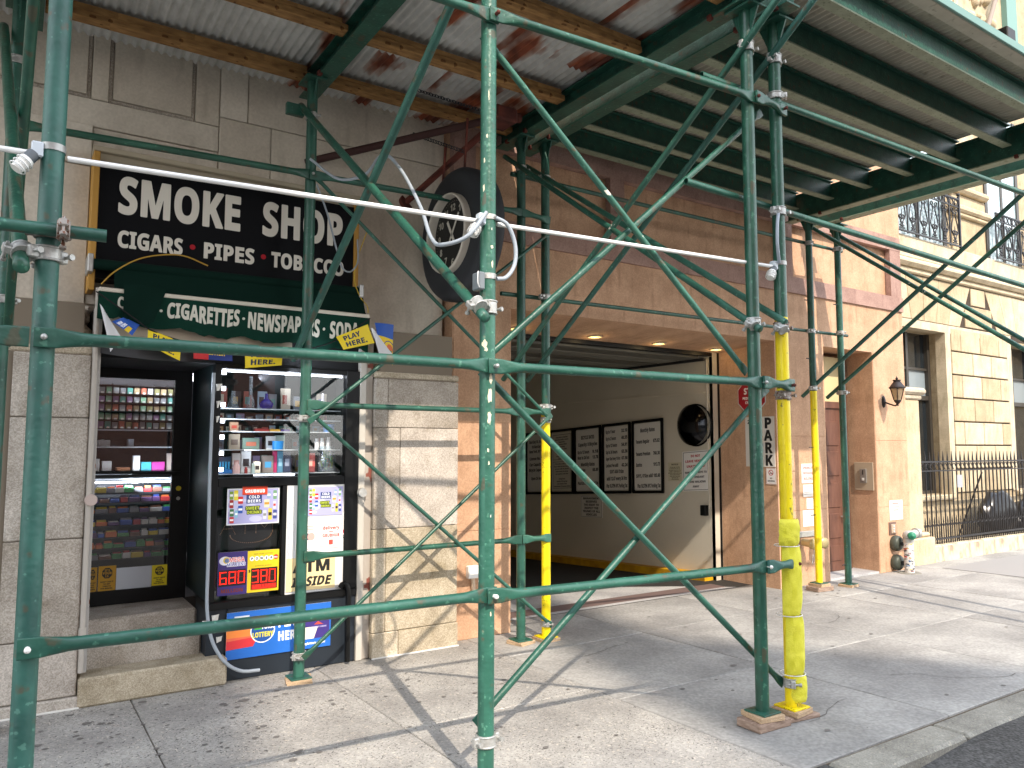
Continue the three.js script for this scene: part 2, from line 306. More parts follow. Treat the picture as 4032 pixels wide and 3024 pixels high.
{ // dark gum spots trodden into the pavement
  const L = [];
  for (let i = 0; i < 360; i++) {
    const x = rnd() < 0.45 ? 0.9 + (rnd() + rnd() + rnd() - 1.5) * 1.7 : rr(-1.5, 9.5), z = rnd() < 0.4 ? rr(0.06, 1.4) : rr(0.06, 3.6), r = rr(0.006, 0.02) * (rnd() < 0.15 ? 1.5 : 1);
    if (x > 3.9 && rnd() < 0.45) continue;
    const n = 9, sh = new THREE.Shape(); for (let k = 0; k < n; k++) { const a = k / n * 6.283, q = r * rr(0.75, 1.15); sh[k ? 'lineTo' : 'moveTo'](Math.cos(a) * q * 1.25, Math.sin(a) * q); }
    L.push(new THREE.ShapeGeometry(sh).rotateX(-Math.PI / 2).translate(x, gy(z) + 0.0045, z));
  }
  const m = structure('gum_spots', L, M({ color: '#6b6763', roughness: 0.9 }), 1); m.userData = { kind: 'stuff', label: 'dark flattened gum spots trodden into the pavement', category: 'gum' };
}

{ // hairline cracks and a rusty stain in the concrete
  const L = [];
  for (const [x, z, a, n] of [[4.6, 3.2, 0.4, 9], [1.6, 2.5, 2.6, 12], [3.2, 1.2, 1.2, 8], [6.1, 2.9, 0.2, 14], [7.9, 1.2, 1.9, 10], [0.3, 1.5, 0.7, 9], [5.0, 0.9, 2.9, 8]]) { let px = x, pz = z, d = a; for (let i = 0; i < n; i++) { d += rr(-0.5, 0.5); const l = rr(0.05, 0.12), qx = px + Math.cos(d) * l, qz = pz + Math.sin(d) * l, w = rr(0.0015, 0.0035), nx = -Math.sin(d) * w, nz = Math.cos(d) * w, y = 0.0045; const g = new THREE.BufferGeometry(); const P = [[px + nx, pz + nz], [qx + nx, qz + nz], [qx - nx, qz - nz], [px - nx, pz - nz]].map(q => [q[0], gy(q[1]) + y, q[1]]); g.setAttribute('position', new THREE.Float32BufferAttribute([0, 1, 2, 0, 2, 3].flatMap(k => P[k]), 3)); g.computeVertexNormals(); L.push(g); px = qx; pz = qz; } }
  const m = structure('pavement_cracks', L, M({ color: '#5a5550', roughness: 0.95 }), 1); m.userData = { kind: 'stuff', label: 'thin cracks running through the concrete pavement', category: 'cracks' };
}
// ---------- shop building ----------
const ZU = -0.32;                                  // plane of the upper limestone wall
const shopB = thing('stone_shop_building', 'limestone building with granite piers around the smoke shop front', 'building', [1.7, 0, -1]);
{
  const bk = (x0, x1, y0, y1, z0, z1, m = pick(GRANITE), c = 0.008) => part(shopB, 'granite_block', cbox(x0, x1, y0, y1, z0, z1, c), m, { uv: 0.9 });
  part(shopB, 'wall_core', [box(-6, 0.44, 0, 2.98, -0.6, -0.03), box(2.86, 3.62, 0, 2.98, -0.6, -0.03)], MORTAR);
  // left pier courses
  const ys = [0.0, 0.085, 0.51, 1.22, 2.11, 2.585];
  for (let i = 0; i < 5; i++) {
    const o = i === 0 ? 0.03 : 0, z1 = 0 + o, xr = 0.5;
    bk(0.004, xr + (i === 0 ? 0.02 : 0), ys[i] + 0.003, ys[i + 1] - 0.003, -0.5, z1);
    for (const [a, b] of [[-1.15, -0.02], [-2.4, -1.16], [-3.8, -2.41]]) bk(a, b, ys[i] + 0.003, ys[i + 1] - 0.003, -0.6, z1 - 0.06);
  }
  // right pier courses
  const yr = [0.0, 0.223, 1.147, 2.075, 2.53], cut = [[2.8, 3.06, 3.685], [2.8, 2.93, 3.68], [2.8, 3.06, 3.68], [2.8, 2.93, 3.68]];
  for (let i = 0; i < 4; i++) for (let j = 0; j < 2; j++) bk(cut[i][j] + 0.002, cut[i][j + 1] - 0.002, yr[i] + 0.002, yr[i + 1] - 0.002, -0.5, i === 0 ? 0.012 : 0, i < 2 ? GRANITEWARM[j % 2] : pick(GRANITE), 0.006);
  const SEAL = M({ color: '#dcdad4', roughness: 0.8 });
  part(shopB, 'sealant_line', box(-0.5, 0.52, 0.001, 0.012, 0.0305, 0.04), SEAL); part(shopB, 'sealant_line', box(2.8, 3.69, 0.001, 0.012, 0.0125, 0.022), SEAL);
  // stepped capping mouldings over both piers
  for (const [x0, x1, yo] of [[-3.8, 0.5, 0.05], [2.8, 3.685, 0]]) {
    part(shopB, 'moulding', cbox(x0, x1 + 0.012, 2.535 + yo, 2.6 + yo, -0.5, -0.02, 0.015), GRANITEWARM[0]);
    part(shopB, 'moulding', cbox(x0, x1, 2.601 + yo, 2.79 + yo, -0.5, -0.09, 0.05), GRANITEWARM[1]);
    part(shopB, 'moulding', cbox(x0, x1 - 0.01, 2.791 + yo, 2.9 + yo, -0.5, -0.2, 0.03), GRANITEWARM[0]);
    part(shopB, 'moulding', cbox(x0, x1, 2.901 + yo, 2.96 + yo, -0.5, ZU + 0.03, 0.02), LIME[0]);
  }
  // upper wall with sunk panels
  part(shopB, 'wall', [box(-6, 3.66, 2.96, 12, -0.7, ZU - 0.03)], LIME[0], { uv: 1.3 });
  const lb = (x0, x1, y0, y1, z = ZU + 0.022) => part(shopB, 'limestone_block', cbox(x0 + 0.003, x1 - 0.003, y0 + 0.003, y1 - 0.003, ZU - 0.05, z, 0.006), pick(LIME), { uv: 1.3 });
  lb(1.42, 1.66, 4.79, 5.6); lb(1.66, 3.655, 4.79, 5.6); lb(1.42, 1.87, 3.02, 4.79); lb(1.87, 3.655, 3.02, 4.79);
  lb(-2.5, 0.455, 3.02, 4.14); lb(-2.5, 0.455, 4.14, 4.47, ZU + 0.05);
  lb(0.455, 1.42, 3.02, 4.47, ZU + 0.006); lb(-2.5, 1.42, 4.47, 4.7, ZU + 0.012);
  for (const [x0, x1] of [[-0.5, 0.4], [0.585, 1.19]]) {   // sunk panel frames; their darker stone paints in the moulding shade
    const y0 = 4.735, y1 = 5.4, t = 0.03;
    for (const [a, b, c, d] of [[x0 - t, x0, y0 - t, y1], [x1, x1 + t, y0 - t, y1], [x0, x1, y0 - t, y0]]) part(shopB, 'panel_moulding', cbox(a, b, c, d, ZU - 0.06, ZU - 0.012, 0.004), GRANITE[1]);
    part(shopB, 'panel', cbox(x0 + 0.002, x1 - 0.002, y0 + 0.002, y1, ZU - 0.05, ZU + 0.004, 0.003), LIME[1], { uv: 1.1 });
  }
  lb(0.43, 0.555, 4.7, 5.6, ZU + 0.014); lb(1.22, 1.42, 4.7, 5.6, ZU + 0.014);
}
// shop room behind the front (closed, so that its lamps light it)
const shopRoom = thing('shop_interior', 'dark shop room seen through the glass door and window', 'shop room', [1.65, 0.6, -2]);
{
  const W = M({ color: '#3a3a3d', roughness: 0.8 }), Fm = M({ color: '#4a4542', roughness: 0.7 });
  part(shopRoom, 'floor', box(0.3, 3.0, 0.3, 0.535, -3.6, -1.0), Fm);
  part(shopRoom, 'ceiling', box(0.3, 3.0, 2.9, 2.955, -3.6, -0.6), W);
  part(shopRoom, 'back_wall', box(0.3, 3.0, 0.6, 2.9, -3.7, -3.6), W);
  part(shopRoom, 'side_wall', box(0.3, 0.44, 0.6, 2.9, -3.6, -0.6), W);
  part(shopRoom, 'side_wall', box(2.86, 3.0, 0.6, 2.9, -3.6, -0.6), W);
}

// ---------- garage building ----------
const gar = thing('stucco_garage_building', 'orange stucco building with wide garage opening and brown side door', 'building', [7.8, 0, -1.5]);
const ZG = -0.16;
{
  const st = (x0, x1, y0, y1, z0 = -0.5, z1 = ZG, m = STUCCO, n = 'wall') => part(gar, n, box(x0, x1, y0, y1, z0, z1), m, { uv: 1.2 });
  st(3.69, 4.4, -0.1, 3.37, -1.14, ZG);                        // left pier
  st(8.75, 9.86, -0.1, 3.37, -1.14, ZG);                       // pier with the signs
  st(11.1, 12.0, -0.1, 3.37, -1.14, ZG);                       // right pier
  st(9.86, 11.1, -0.1, 3.37, -1.3, -0.8);                      // behind the side door
  st(3.69, 12.0, 3.37, 4.08, -1.14, ZG);                       // wall over the openings
  st(3.69, 12.0, 4.08, 4.31, -0.5, ZG + 0.03, STUCCOBAND, 'band');
  st(3.69, 12.0, 4.31, 12, -0.5, ZG - 0.09);
  st(3.69, 12.0, 5.08, 5.3, -0.24, ZG + 0.012, STUCCOBAND, 'band');
  for (const [a, b] of [[3.69, 3.95], [5.8, 6.02], [8.95, 9.2], [11.7, 12.0]]) st(a, b, 4.311, 5.079, -0.24, ZG + 0.008, STUCCOBAND, 'pilaster');
  st(3.69, 12.0, 5.301, 12, -0.24, ZG + 0.004);
  // scored joint lines in the render (shallow strips stand a little proud between them)
  for (const [x0, x1, y0, y1] of [[3.7, 4.39, 0.0, 1.05], [3.7, 4.39, 1.058, 2.14], [3.7, 4.39, 2.148, 3.36], [11.11, 11.99, 0, 0.98], [11.11, 11.99, 0.988, 2.0], [11.11, 11.99, 2.008, 3.4], [8.96, 9.85, 0, 1.02], [8.96, 9.85, 1.028, 2.05], [8.96, 9.85, 2.058, 3.36]]) part(gar, 'render_panel', cbox(x0, x1, y0, y1, ZG - 0.02, ZG + 0.006, 0.003), STUCCO, { uv: 1.2 });
  // sloping soffit under the wall, with four round lamps
  const sof = box(4.4, 8.75, 3.371, 3.45, -1.139, ZG - 0.002), p = sof.attributes.position;
  for (let i = 0; i < p.count; i++) p.setY(i, p.getY(i) - (p.getZ(i) < -0.5 ? 0.08 : 0.004)); sof.computeVertexNormals();
  part(gar, 'soffit', sof, STUCCO);
  // garage room
  part(gar, 'garage_wall', box(8.6, 8.9, -1, 3.6, -14, -1.141), GARWALL, { uv: 2 });
  part(gar, 'garage_wall', box(4.1, 4.39, -1, 3.6, -14, -1.141), GARWALL, { uv: 2 });
  part(gar, 'back_wall', box(4.1, 8.9, -1.2, 3.6, -14.3, -14), GARWALL);
  part(gar, 'ceiling', box(4.39, 8.6, 3.36, 3.5, -14, -1.141), GARWALL, { uv: 2 });
  part(gar, 'wall_ledge', box(8.585, 8.601, 2.7, 2.72, -8, -1.3), GARWALL);
  // yellow kerb along the ramp
  const yk = box(8.42, 8.599, -0.1, 0.108, -11, -1.2), q = yk.attributes.position; for (let i = 0; i < q.count; i++) q.setY(i, q.getY(i) - 0.014 + (q.getZ(i) + 1.15) * 0.05); yk.computeVertexNormals();
  part(gar, 'yellow_kerb', yk, texMat(128, (u, v) => { const n = fbm(u, v, 8, 4, 31); return [200 + (n - 0.5) * 60, 150 + (n - 0.5) * 60, 14, n]; }, 0.001, { roughness: 0.6 }));
  // raised overhead door under the ceiling: frame, sections, tracks
  part(gar, 'door_frame', [box(8.7, 8.748, -0.1, 3.3, -1.2, -1.1405), box(4.41, 4.47, -0.1, 3.3, -1.2, -1.142), box(4.47, 8.7, 3.235, 3.285, -1.2, -1.142)], BLACK);
  part(gar, 'jamb_return', box(8.6, 8.699, -0.1, 3.23, -1.2, -1.1405), GARWALL);
  const SEC = M({ color: '#77776f', roughness: 0.5 });
  for (let i = 0; i < 6; i++) part(gar, 'door_section', cbox(4.6, 8.45, 3.2, 3.25, -1.62 - i * 0.42, -1.26 - i * 0.42, 0.012), i % 2 ? SEC : M({ color: '#54544e', roughness: 0.5 }));
  for (const x of [4.53, 8.5]) part(gar, 'door_track', [box(x - 0.02, x + 0.02, 3.17, 3.21, -4, -1.2)], STEELDARK);
  part(gar, 'wall_conduit', tube(V(8.585, 1.0, -1.235), V(8.585, 3.2, -1.235), 0.012, 8), GARWALL);
  // side door in its recess
  const BR = texMat(256, (u, v) => { const g = fbm(u, v * 0.2, 30, 3, 901); const t = (g - 0.5) * 30; return [98 + t, 62 + t * 0.8, 46 + t * 0.7, g]; }, 0.0008, { roughness: 0.55 });
  part(gar, 'recess_floor', box(9.86, 11.1, -0.1, 0.03, -0.8, -0.17), APRON);
  const d = part(gar, 'side_door', box(9.9, 10.82, 0.035, 2.5, -0.79, -0.53), BR);
  for (const [y0, y1] of [[0.18, 0.42], [0.52, 0.9], [0.98, 1.36], [1.46, 1.84], [1.92, 2.3]]) for (const [x0, x1] of [[9.99, 10.31], [10.39, 10.71]]) part(d, 'door_panel', cbox(x0, x1, y0, y1, -0.54, -0.515, 0.012), BR);
  part(d, 'knob', [sphere(V(10.72, 0.84, -0.46), 0.03), tube(V(10.72, 0.84, -0.53), V(10.72, 0.84, -0.46), 0.012)], GALV);
  part(gar, 'door_jamb', [box(10.821, 11.0, 0.035, 3.3, -0.79, -0.545), box(9.861, 10.82, 2.501, 2.6, -0.79, -0.5)], BR);
  part(gar, 'transom_panel', box(9.861, 10.82, 2.601, 3.3, -0.79, -0.56), M({ color: '#c8b88a', roughness: 0.6 }));
}
for (const [x, lab] of [[4.99, 'round pale yellow downlight in the garage soffit, nearest the smoke shop side pier'], [6.19, 'second round downlight in the garage soffit from the smoke shop side'], [7.32, 'third round downlight in the garage soffit from the smoke shop side'], [8.45, 'round pale yellow downlight in the garage soffit, nearest the PARK sign']]) {   // lit downlights in the soffit
  const y = 3.305, z = -0.93;
  const t = thing('recessed_downlight', lab, 'downlight', [x, y, z], 'downlights in the garage soffit');
  part(t, 'trim_ring', new THREE.TorusGeometry(0.085, 0.012, 6, 20).rotateX(Math.PI / 2).translate(x, y, z), M({ color: '#e0cfae', roughness: 0.5 }));
  part(t, 'lamp_disc', new THREE.CylinderGeometry(0.078, 0.078, 0.008, 20).translate(x, y - 0.004, z), M({ color: '#e8d89a', emissive: '#ffd98a', emissiveIntensity: 0.45 }));
  const l = new THREE.PointLight(0xffdca0, 0.04, 0, 2); l.position.set(0, -0.06, 0); l.castShadow = true; l.name = 'downlight_glow'; t.add(l);
}

// ---------- limestone building on the right, with fence ----------
const lim = thing('limestone_townhouse', 'sunlit cream limestone building with rusticated blocks and iron balconies', 'building', [17, 0, -2]);
const ZL = -1.3;
{
  const c = (n, x0, x1, y0, y1, z0, z1, m = pick(CREAMLIME), ch = 0.01) => part(lim, n, cbox(x0, x1, y0, y1, z0, z1, ch), m, { uv: 1.2 });
  const joint = M({ color: '#3f3327', roughness: 0.95 });
  part(lim, 'wall_core', [box(12.0, 13.96, 0, 14, -2.6, ZL - 0.06), box(15.66, 18.38, 0, 5.3, -2.6, ZL - 0.03), box(13.96, 22, 4.22, 5.3, -2.6, ZL - 0.03), box(20.2, 24, 0, 5.3, -2.6, ZL - 0.03), box(13.96, 15.66, 0, 0.98, -2.6, ZL - 0.03), box(18.38, 20.2, 0, 0.98, -2.6, ZL - 0.03), box(12.0, 26, 5.3, 14, -2.8, ZL - 0.05)], CREAMLIME[2]);
  part(lim, 'joint_backing', [box(15.7, 18.34, 1.0, 4.25, -1.45, ZL - 0.018), box(13.98, 20, 4.25, 5.28, -1.45, ZL - 0.018)], joint);
  part(lim, 'plain_margin', [box(15.6, 15.8, 0.98, 4.35, -1.5, ZL), box(18.2, 18.4, 0.98, 4.35, -1.5, ZL), box(13.96, 18.4, 4.2, 4.36, -1.5, ZL + 0.002)], CREAMLIME[1]);
  for (let k = 0; k < 8; k++) {                       // rusticated courses between the windows
    const y0 = 4.32 - (k + 1) * 0.475, y1 = y0 + 0.475; if (y0 < 0.6) continue;
    const xs = k % 2 ? [15.81, 16.66, 17.45, 18.19] : [15.81, 16.2, 17.0, 17.82, 18.19];
    for (let i = 0; i < xs.length - 1; i++) c('stone_block', xs[i] + 0.014, xs[i + 1] - 0.014, y0 + 0.015, y1 - 0.013, ZL - 0.06, ZL + 0.012);
  }
  // voussoirs over the windows: slanted wedge stones
  const wedge = (xa, xb, ya, xc, xd, yb) => { const sh = new THREE.Shape([[xa + 0.012, ya], [xb - 0.012, ya], [xd - 0.012, yb], [xc + 0.012, yb]].map(a => new THREE.Vector2(...a))); return new THREE.ExtrudeGeometry(sh, { depth: 0.05, bevelEnabled: true, bevelSize: 0.006, bevelThickness: 0.006, bevelSegments: 1 }).translate(0, 0, ZL - 0.06); };
  for (const cx of [14.85, 19.2]) { const f = i => cx + i * 0.46, t = i => cx + i * 0.62; for (let i = -3; i < 3; i++) part(lim, 'voussoir', wedge(f(i), f(i + 1), 4.38, t(i), t(i + 1), 5.24), pick(CREAMLIME), { uv: 1.2 }); }
  for (const [a, b] of [[16.75, 17.3]]) for (const [y0, y1] of [[4.38, 4.84], [4.86, 5.24]]) c('stone_block', a - (y0 > 4.6 ? 0.02 : 0.3) , b + (y0 > 4.6 ? 0.02 : 0.28), y0 + 0.01, y1, ZL - 0.06, ZL + 0.004);
  // string course, ledge and upper storey
  part(lim, 'string_course', [cbox(12.0, 26, 5.26, 5.36, -1.6, ZL + 0.06, 0.02), cbox(12.0, 26, 5.361, 5.52, -1.6, ZL + 0.17, 0.06), cbox(12.0, 26, 5.521, 5.96, -1.6, ZL + 0.1, 0.02)], CREAMLIME[1], { uv: 1.2 });
  c('pedestal', 16.13, 17.48, 5.962, 6.72, -1.7, ZL - 0.02); part(lim, 'pedestal_cap', [cbox(16.05, 17.56, 6.721, 6.8, -1.7, ZL + 0.06, 0.02), cbox(16.0, 17.6, 6.801, 6.95, -1.7, ZL + 0.12, 0.04), cbox(16.1, 17.5, 6.951, 7.2, -1.7, ZL + 0.02, 0.02), cbox(16.0, 17.5, 7.201, 7.36, -1.7, ZL + 0.14, 0.05)], CREAMLIME[0]);
  c('pilaster', 16.2, 17.15, 7.361, 11, -1.7, ZL, CREAMLIME[1]);
  part(lim, 'carved_leaf', [sphere(V(16.5, 7.85, ZL + 0.02), 0.16, 8), sphere(V(16.85, 7.8, ZL + 0.02), 0.12, 8)], CREAMLIME[2]);
  // ground floor windows, deep set
  const FR = M({ color: '#3a3630', roughness: 0.5 }), GBL0 = M({ color: '#8e9aa0', roughness: 0.12, clearcoat: 1 }), GL = M({ color: '#20262a', roughness: 0.06, metalness: 0.0, clearcoat: 1 });  // paler panes carry blinds and reflection in their colour
  for (const [x0, x1] of [[13.98, 15.64], [18.4, 20.18]]) {
    const w = part(lim, 'window', [box(x0, x1, 0.98, 1.04, -2.3, -1.64), box(x0, x0 + 0.09, 1.04, 4.2, -1.78, -1.64), box(x1 - 0.09, x1, 1.04, 4.2, -1.78, -1.64), box(x0 + 0.8, x0 + 0.88, 1.04, 4.2, -1.76, -1.66), box(x0, x1, 2.85, 2.94, -1.76, -1.65), box(x0, x1, 3.45, 3.5, -1.75, -1.67)], FR);
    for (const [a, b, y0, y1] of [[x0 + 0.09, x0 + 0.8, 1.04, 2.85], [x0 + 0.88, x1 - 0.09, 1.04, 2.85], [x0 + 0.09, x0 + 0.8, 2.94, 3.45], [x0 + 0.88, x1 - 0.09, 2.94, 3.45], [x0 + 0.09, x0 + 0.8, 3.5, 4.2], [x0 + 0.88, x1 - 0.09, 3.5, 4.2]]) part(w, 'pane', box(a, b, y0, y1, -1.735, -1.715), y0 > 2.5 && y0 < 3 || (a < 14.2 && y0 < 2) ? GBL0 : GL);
    part(lim, 'window_reveal', [box(x0, x1, 4.201, 4.219, -2.3, ZL - 0.01), box(x1 + 0.001, x1 + 0.018, 0.98, 4.2, -2.3, ZL - 0.01)], CREAMLIME[2]);
    part(lim, 'window_sill', cbox(x0 - 0.05, x1 + 0.05, 0.88, 0.979, -2.3, ZL + 0.05, 0.012), CREAMLIME[0]);
  }
  // upper windows and the carved spandrel in its green frame, far above the shed roof
  const GF = M({ color: '#6f948b', roughness: 0.6 }), GBL = M({ color: '#9fb4ba', roughness: 0.15, clearcoat: 1 });
  for (const [x0, x1, y0, y1] of [[17.6, 19.2, 6.0, 9.4], [13.7, 15.9, 6.0, 9.4]]) {
    const w = part(lim, 'window', [box(x0, x0 + 0.12, y0, y1, -1.5, ZL - 0.02), box(x1 - 0.12, x1, y0, y1, -1.5, ZL - 0.02), box((x0 + x1) / 2 - 0.05, (x0 + x1) / 2 + 0.05, y0, y1, -1.5, ZL - 0.03)], FR);
    part(w, 'pane', box(x0 + 0.12, (x0 + x1) / 2 - 0.05, y0, y1, -1.5, ZL - 0.045), GBL); part(w, 'pane', box((x0 + x1) / 2 + 0.05, x1 - 0.12, y0, y1, -1.5, ZL - 0.045), GBL);
  }
  part(lim, 'spandrel_frame', [box(12, 26, 10.6, 11.05, -1.6, ZL + 0.15), box(15.5, 15.85, 11.05, 14, -1.6, ZL + 0.14), box(18.75, 19.25, 11.05, 14, -1.6, ZL + 0.14)], GF);
  part(lim, 'spandrel_panel', box(15.85, 18.75, 11.05, 14, -1.6, ZL + 0.02), CREAMLIME[0]);
  part(lim, 'dark_window', box(12.2, 15.5, 11.05, 14, -1.6, ZL + 0.01), GL);
  part(lim, 'fluted_strip', [16.0, 16.25, 16.5].map(x => cbox(x, x + 0.14, 11.2, 13.9, -1.5, ZL + 0.09, 0.03)), CREAMLIME[1]);
  const carve = []; for (let i = 0; i < 46; i++) carve.push(sphere(V(rr(16.9, 18.6), rr(11.25, 13.4), ZL + 0.02), rr(0.06, 0.15), 7, rr(0.8, 1.6)));
  part(lim, 'carved_relief', carve, CREAMLIME[0]);
  part(lim, 'stay_rod', tube(V(17.6, 11.1, ZL + 0.2), V(18.6, 12.9, ZL + 0.2), 0.05), M({ color: '#8f8378', roughness: 0.7 }));
  part(lim, 'flood_lamp', cbox(18.35, 18.74, 11.06, 11.4, ZL + 0.02, ZL + 0.3, 0.02), BLACK);
  part(lim, 'base_course', cbox(13, 26, 0, 0.875, -2.4, ZL - 0.02, 0.02), CREAMLIME[2], { uv: 1.2 });
}
{ // wrought iron balcony railings: lyre balusters
  const IRON = M({ color: '#2c2c30', roughness: 0.5, metalness: 0.3 });
  const lyre = (x, y0) => {
    const z = ZL + 0.16, w = 0.13, g = [];
    for (const s of [-1, 1]) g.push(wire([V(x + s * 0.03, y0 + 0.08, z), V(x + s * 0.03, y0 + 0.2, z), V(x + s * w, y0 + 0.32, z), V(x + s * 0.11, y0 + 0.46, z), V(x + s * 0.05, y0 + 0.62, z), V(x + s * 0.05, y0 + 0.72, z)], 0.012, 5, 16), new THREE.TorusGeometry(0.04, 0.011, 5, 10).translate(x + s * 0.08, y0 + 0.76, z), new THREE.TorusGeometry(0.035, 0.013, 5, 10).translate(x + s * 0.045, y0 + 0.3, z));
    g.push(tube(V(x, y0 + 0.24, z), V(x, y0 + 0.44, z), 0.018, 6, 0.004), box(x - 0.07, x + 0.07, y0 + 0.12, y0 + 0.14, z - 0.01, z + 0.01), box(x - 0.05, x + 0.05, y0 + 0.18, y0 + 0.2, z - 0.01, z + 0.01), box(x - 0.09, x + 0.09, y0 + 0.07, y0 + 0.09, z - 0.01, z + 0.01), box(x - 0.07, x + 0.07, y0 + 0.69, y0 + 0.705, z - 0.01, z + 0.01));
    return g;
  };
  for (const [x0, x1, lab] of [[13.7, 16.06, 'black iron balcony railing with lyre balusters beside the orange building'], [17.62, 21, 'black iron balcony railing with lyre balusters beyond the stone pedestal']]) {
    const y0 = 5.96, z = ZL + 0.16, t = thing('balcony_railing', lab, 'railing', [(x0 + x1) / 2, y0, z], 'iron balcony railings');
    part(t, 'rail', [box(x0, x1, y0 + 0.02, y0 + 0.05, z - 0.015, z + 0.015), box(x0, x1, y0 + 0.84, y0 + 0.86, z - 0.012, z + 0.012), box(x0, x1, y0 + 1.0, y0 + 1.03, z - 0.018, z + 0.018)], IRON);
    const n = Math.round((x1 - x0) / 0.37), st = (x1 - x0) / n;
    for (let i = 0; i <= n; i++) part(t, 'bar', box(x0 + i * st - 0.012, x0 + i * st + 0.012, y0, y0 + 1.0, z - 0.011, z + 0.011), IRON);
    for (let i = 0; i < n; i++) { part(t, 'lyre_baluster', lyre(x0 + (i + 0.5) * st, y0), IRON); for (const o of [0.27, 0.73]) part(t, 'scroll', new THREE.TorusGeometry(0.065, 0.012, 5, 14).translate(x0 + (i + o) * st, y0 + 0.93, z), IRON); }
    part(t, 'post', [box(x1 - 0.02, x1 + 0.02, y0, y0 + 1.08, z - 0.02, z + 0.02), sphere(V(x1, y0 + 1.12, z), 0.035)], IRON);
  }
}
{ // stone gate pier, plinth and spiked iron fence
  const p = thing('stone_gate_pier', 'weathered stone gate pier with moulded cap beside the orange building', 'gate pier', [12.5, 0, -0.6]);
  part(p, 'shaft', cbox(12.02, 12.78, 0.5, 2.7, -1.0, -0.36, 0.02), CREAMLIME[0]);
  part(p, 'base', [cbox(11.98, 12.95, -0.05, 0.42, -1.1, -0.27, 0.02), cbox(12.0, 12.88, 0.421, 0.5, -1.05, -0.31, 0.03)], CREAMLIME[0]);
  part(p, 'cap', [cbox(12.0, 12.82, 2.701, 2.78, -1.02, -0.33, 0.02), cbox(11.95, 12.9, 2.781, 2.9, -1.08, -0.28, 0.04)], GRANITEWARM[0]);
  const f = thing('iron_fence', 'black spiked iron fence on a stone plinth before the limestone building', 'fence', [16, 0, -0.4]);
  const PL = texMat(512, (u, v) => { const n = fbm(u, v, 5, 5, 950), s = fbm(u, v * 0.5, 9, 4, 955); const d = clamp((s - 0.5) * 4) * 60; return [205 + (n - 0.5) * 40 - d, 190 + (n - 0.5) * 40 - d, 158 + (n - 0.5) * 40 - d * 0.8, n]; }, 0.002);
  for (const [a, b] of [[12.96, 14.6], [14.61, 16.4], [16.41, 18.2], [18.21, 20.2], [20.21, 24]]) part(f, 'plinth_stone', cbox(a, b, -0.1, 0.26, -0.6, -0.3, 0.015), PL, { uv: 0.9 });
  const IR = M({ color: '#2a2829', roughness: 0.55, metalness: 0.3 }), z = -0.42;
  part(f, 'rail', [box(12.8, 24, 0.33, 0.36, z - 0.02, z + 0.02), box(12.8, 24, 1.64, 1.67, z - 0.02, z + 0.02), box(12.8, 24, 1.49, 1.51, z - 0.015, z + 0.015)], IR);
  for (let x = 12.85; x < 24; x += 0.147) {
    part(f, 'picket', [tube(V(x, 0.26, z), V(x, 1.68, z), 0.013, 6), tube(V(x, 1.68, z), V(x, 1.84, z), 0.018, 6, 0.003)], IR);
    part(f, 'short_picket', [tube(V(x + 0.0735, 0.26, z), V(x + 0.0735, 0.62, z), 0.01, 6), tube(V(x + 0.0735, 0.62, z), V(x + 0.0735, 0.72, z), 0.014, 6, 0.003)], IR);
    if (x < 19) part(f, 'scroll', [new THREE.TorusGeometry(0.05, 0.009, 5, 12, 4.6).translate(x + 0.07, 1.575, z), new THREE.TorusGeometry(0.045, 0.008, 5, 10, 3.1).rotateZ(3.14).translate(x + 0.0735, 0.6, z)], IR);
  }
  for (const x of [15.0, 17.4]) part(f, 'brace', tube(V(x, 0.1, z - 0.55), V(x, 1.45, z - 0.03), 0.016, 6), IR);
  part(f, 'notice', box(13.98, 14.16, 1.2, 1.42, z + 0.022, z + 0.03), M({ color: '#9a9da3', roughness: 0.6 }));
  // covered black things standing in the area behind the fence
  const lump = (x, zz, rx, ry, rz, s) => { const g = new THREE.SphereGeometry(1, 20, 14), q = g.attributes.position; for (let i = 0; i < q.count; i++) { const v = V(q.getX(i), q.getY(i), q.getZ(i)); const k = 1 + (vnoise(v.x * 3 + 9, v.y * 3 + v.z * 3 + 9, 64, s) - 0.5) * 0.32; q.setXYZ(i, x + v.x * rx * k, Math.max(0.01, ry + v.y * ry * k), zz + v.z * rz * k); } g.computeVertexNormals(); return g; };
  const BAG = M({ color: '#15161a', roughness: 0.28 });
  single('rubbish_bag', 'large shiny black bag standing behind the iron fence', 'bag', lump(16.45, -0.88, 0.6, 0.52, 0.24, 3), BAG);
  single('rubbish_bag', 'low slumped black bag behind the fence, further along', 'bag', lump(17.8, -0.9, 0.55, 0.42, 0.24, 5), BAG);
  structure('area_floor', box(12, 26, -0.4, 0.0, -1.3, -0.61), APRON);
  structure('pavement_plate', tilt(box(12.4, 16, 0.001, 0.004, 0.1, 1.9), 0.002), M({ color: '#8e8c8a', roughness: 0.7 }));
}
{ // unseen block on the other side, added and angled to shade the shop door
  const t = thing('shade_block', 'unseen tall block across the street added to shade the shop door', 'building', [-24, 0, 46]);
  const BR = M({ color: '#8d7f72', roughness: 0.9 });
  const fp = new THREE.Shape([[-42, -40], [-7.25, -40], [-10.6, -54], [-42, -54]].map(a => new THREE.Vector2(...a)));
  part(t, 'wall', new THREE.ExtrudeGeometry(fp, { depth: 62, bevelEnabled: false }).rotateX(-Math.PI / 2), BR);
  part(t, 'cornice', box(-42.3, -7.26, 60, 61, 39.6, 40), BR);
}
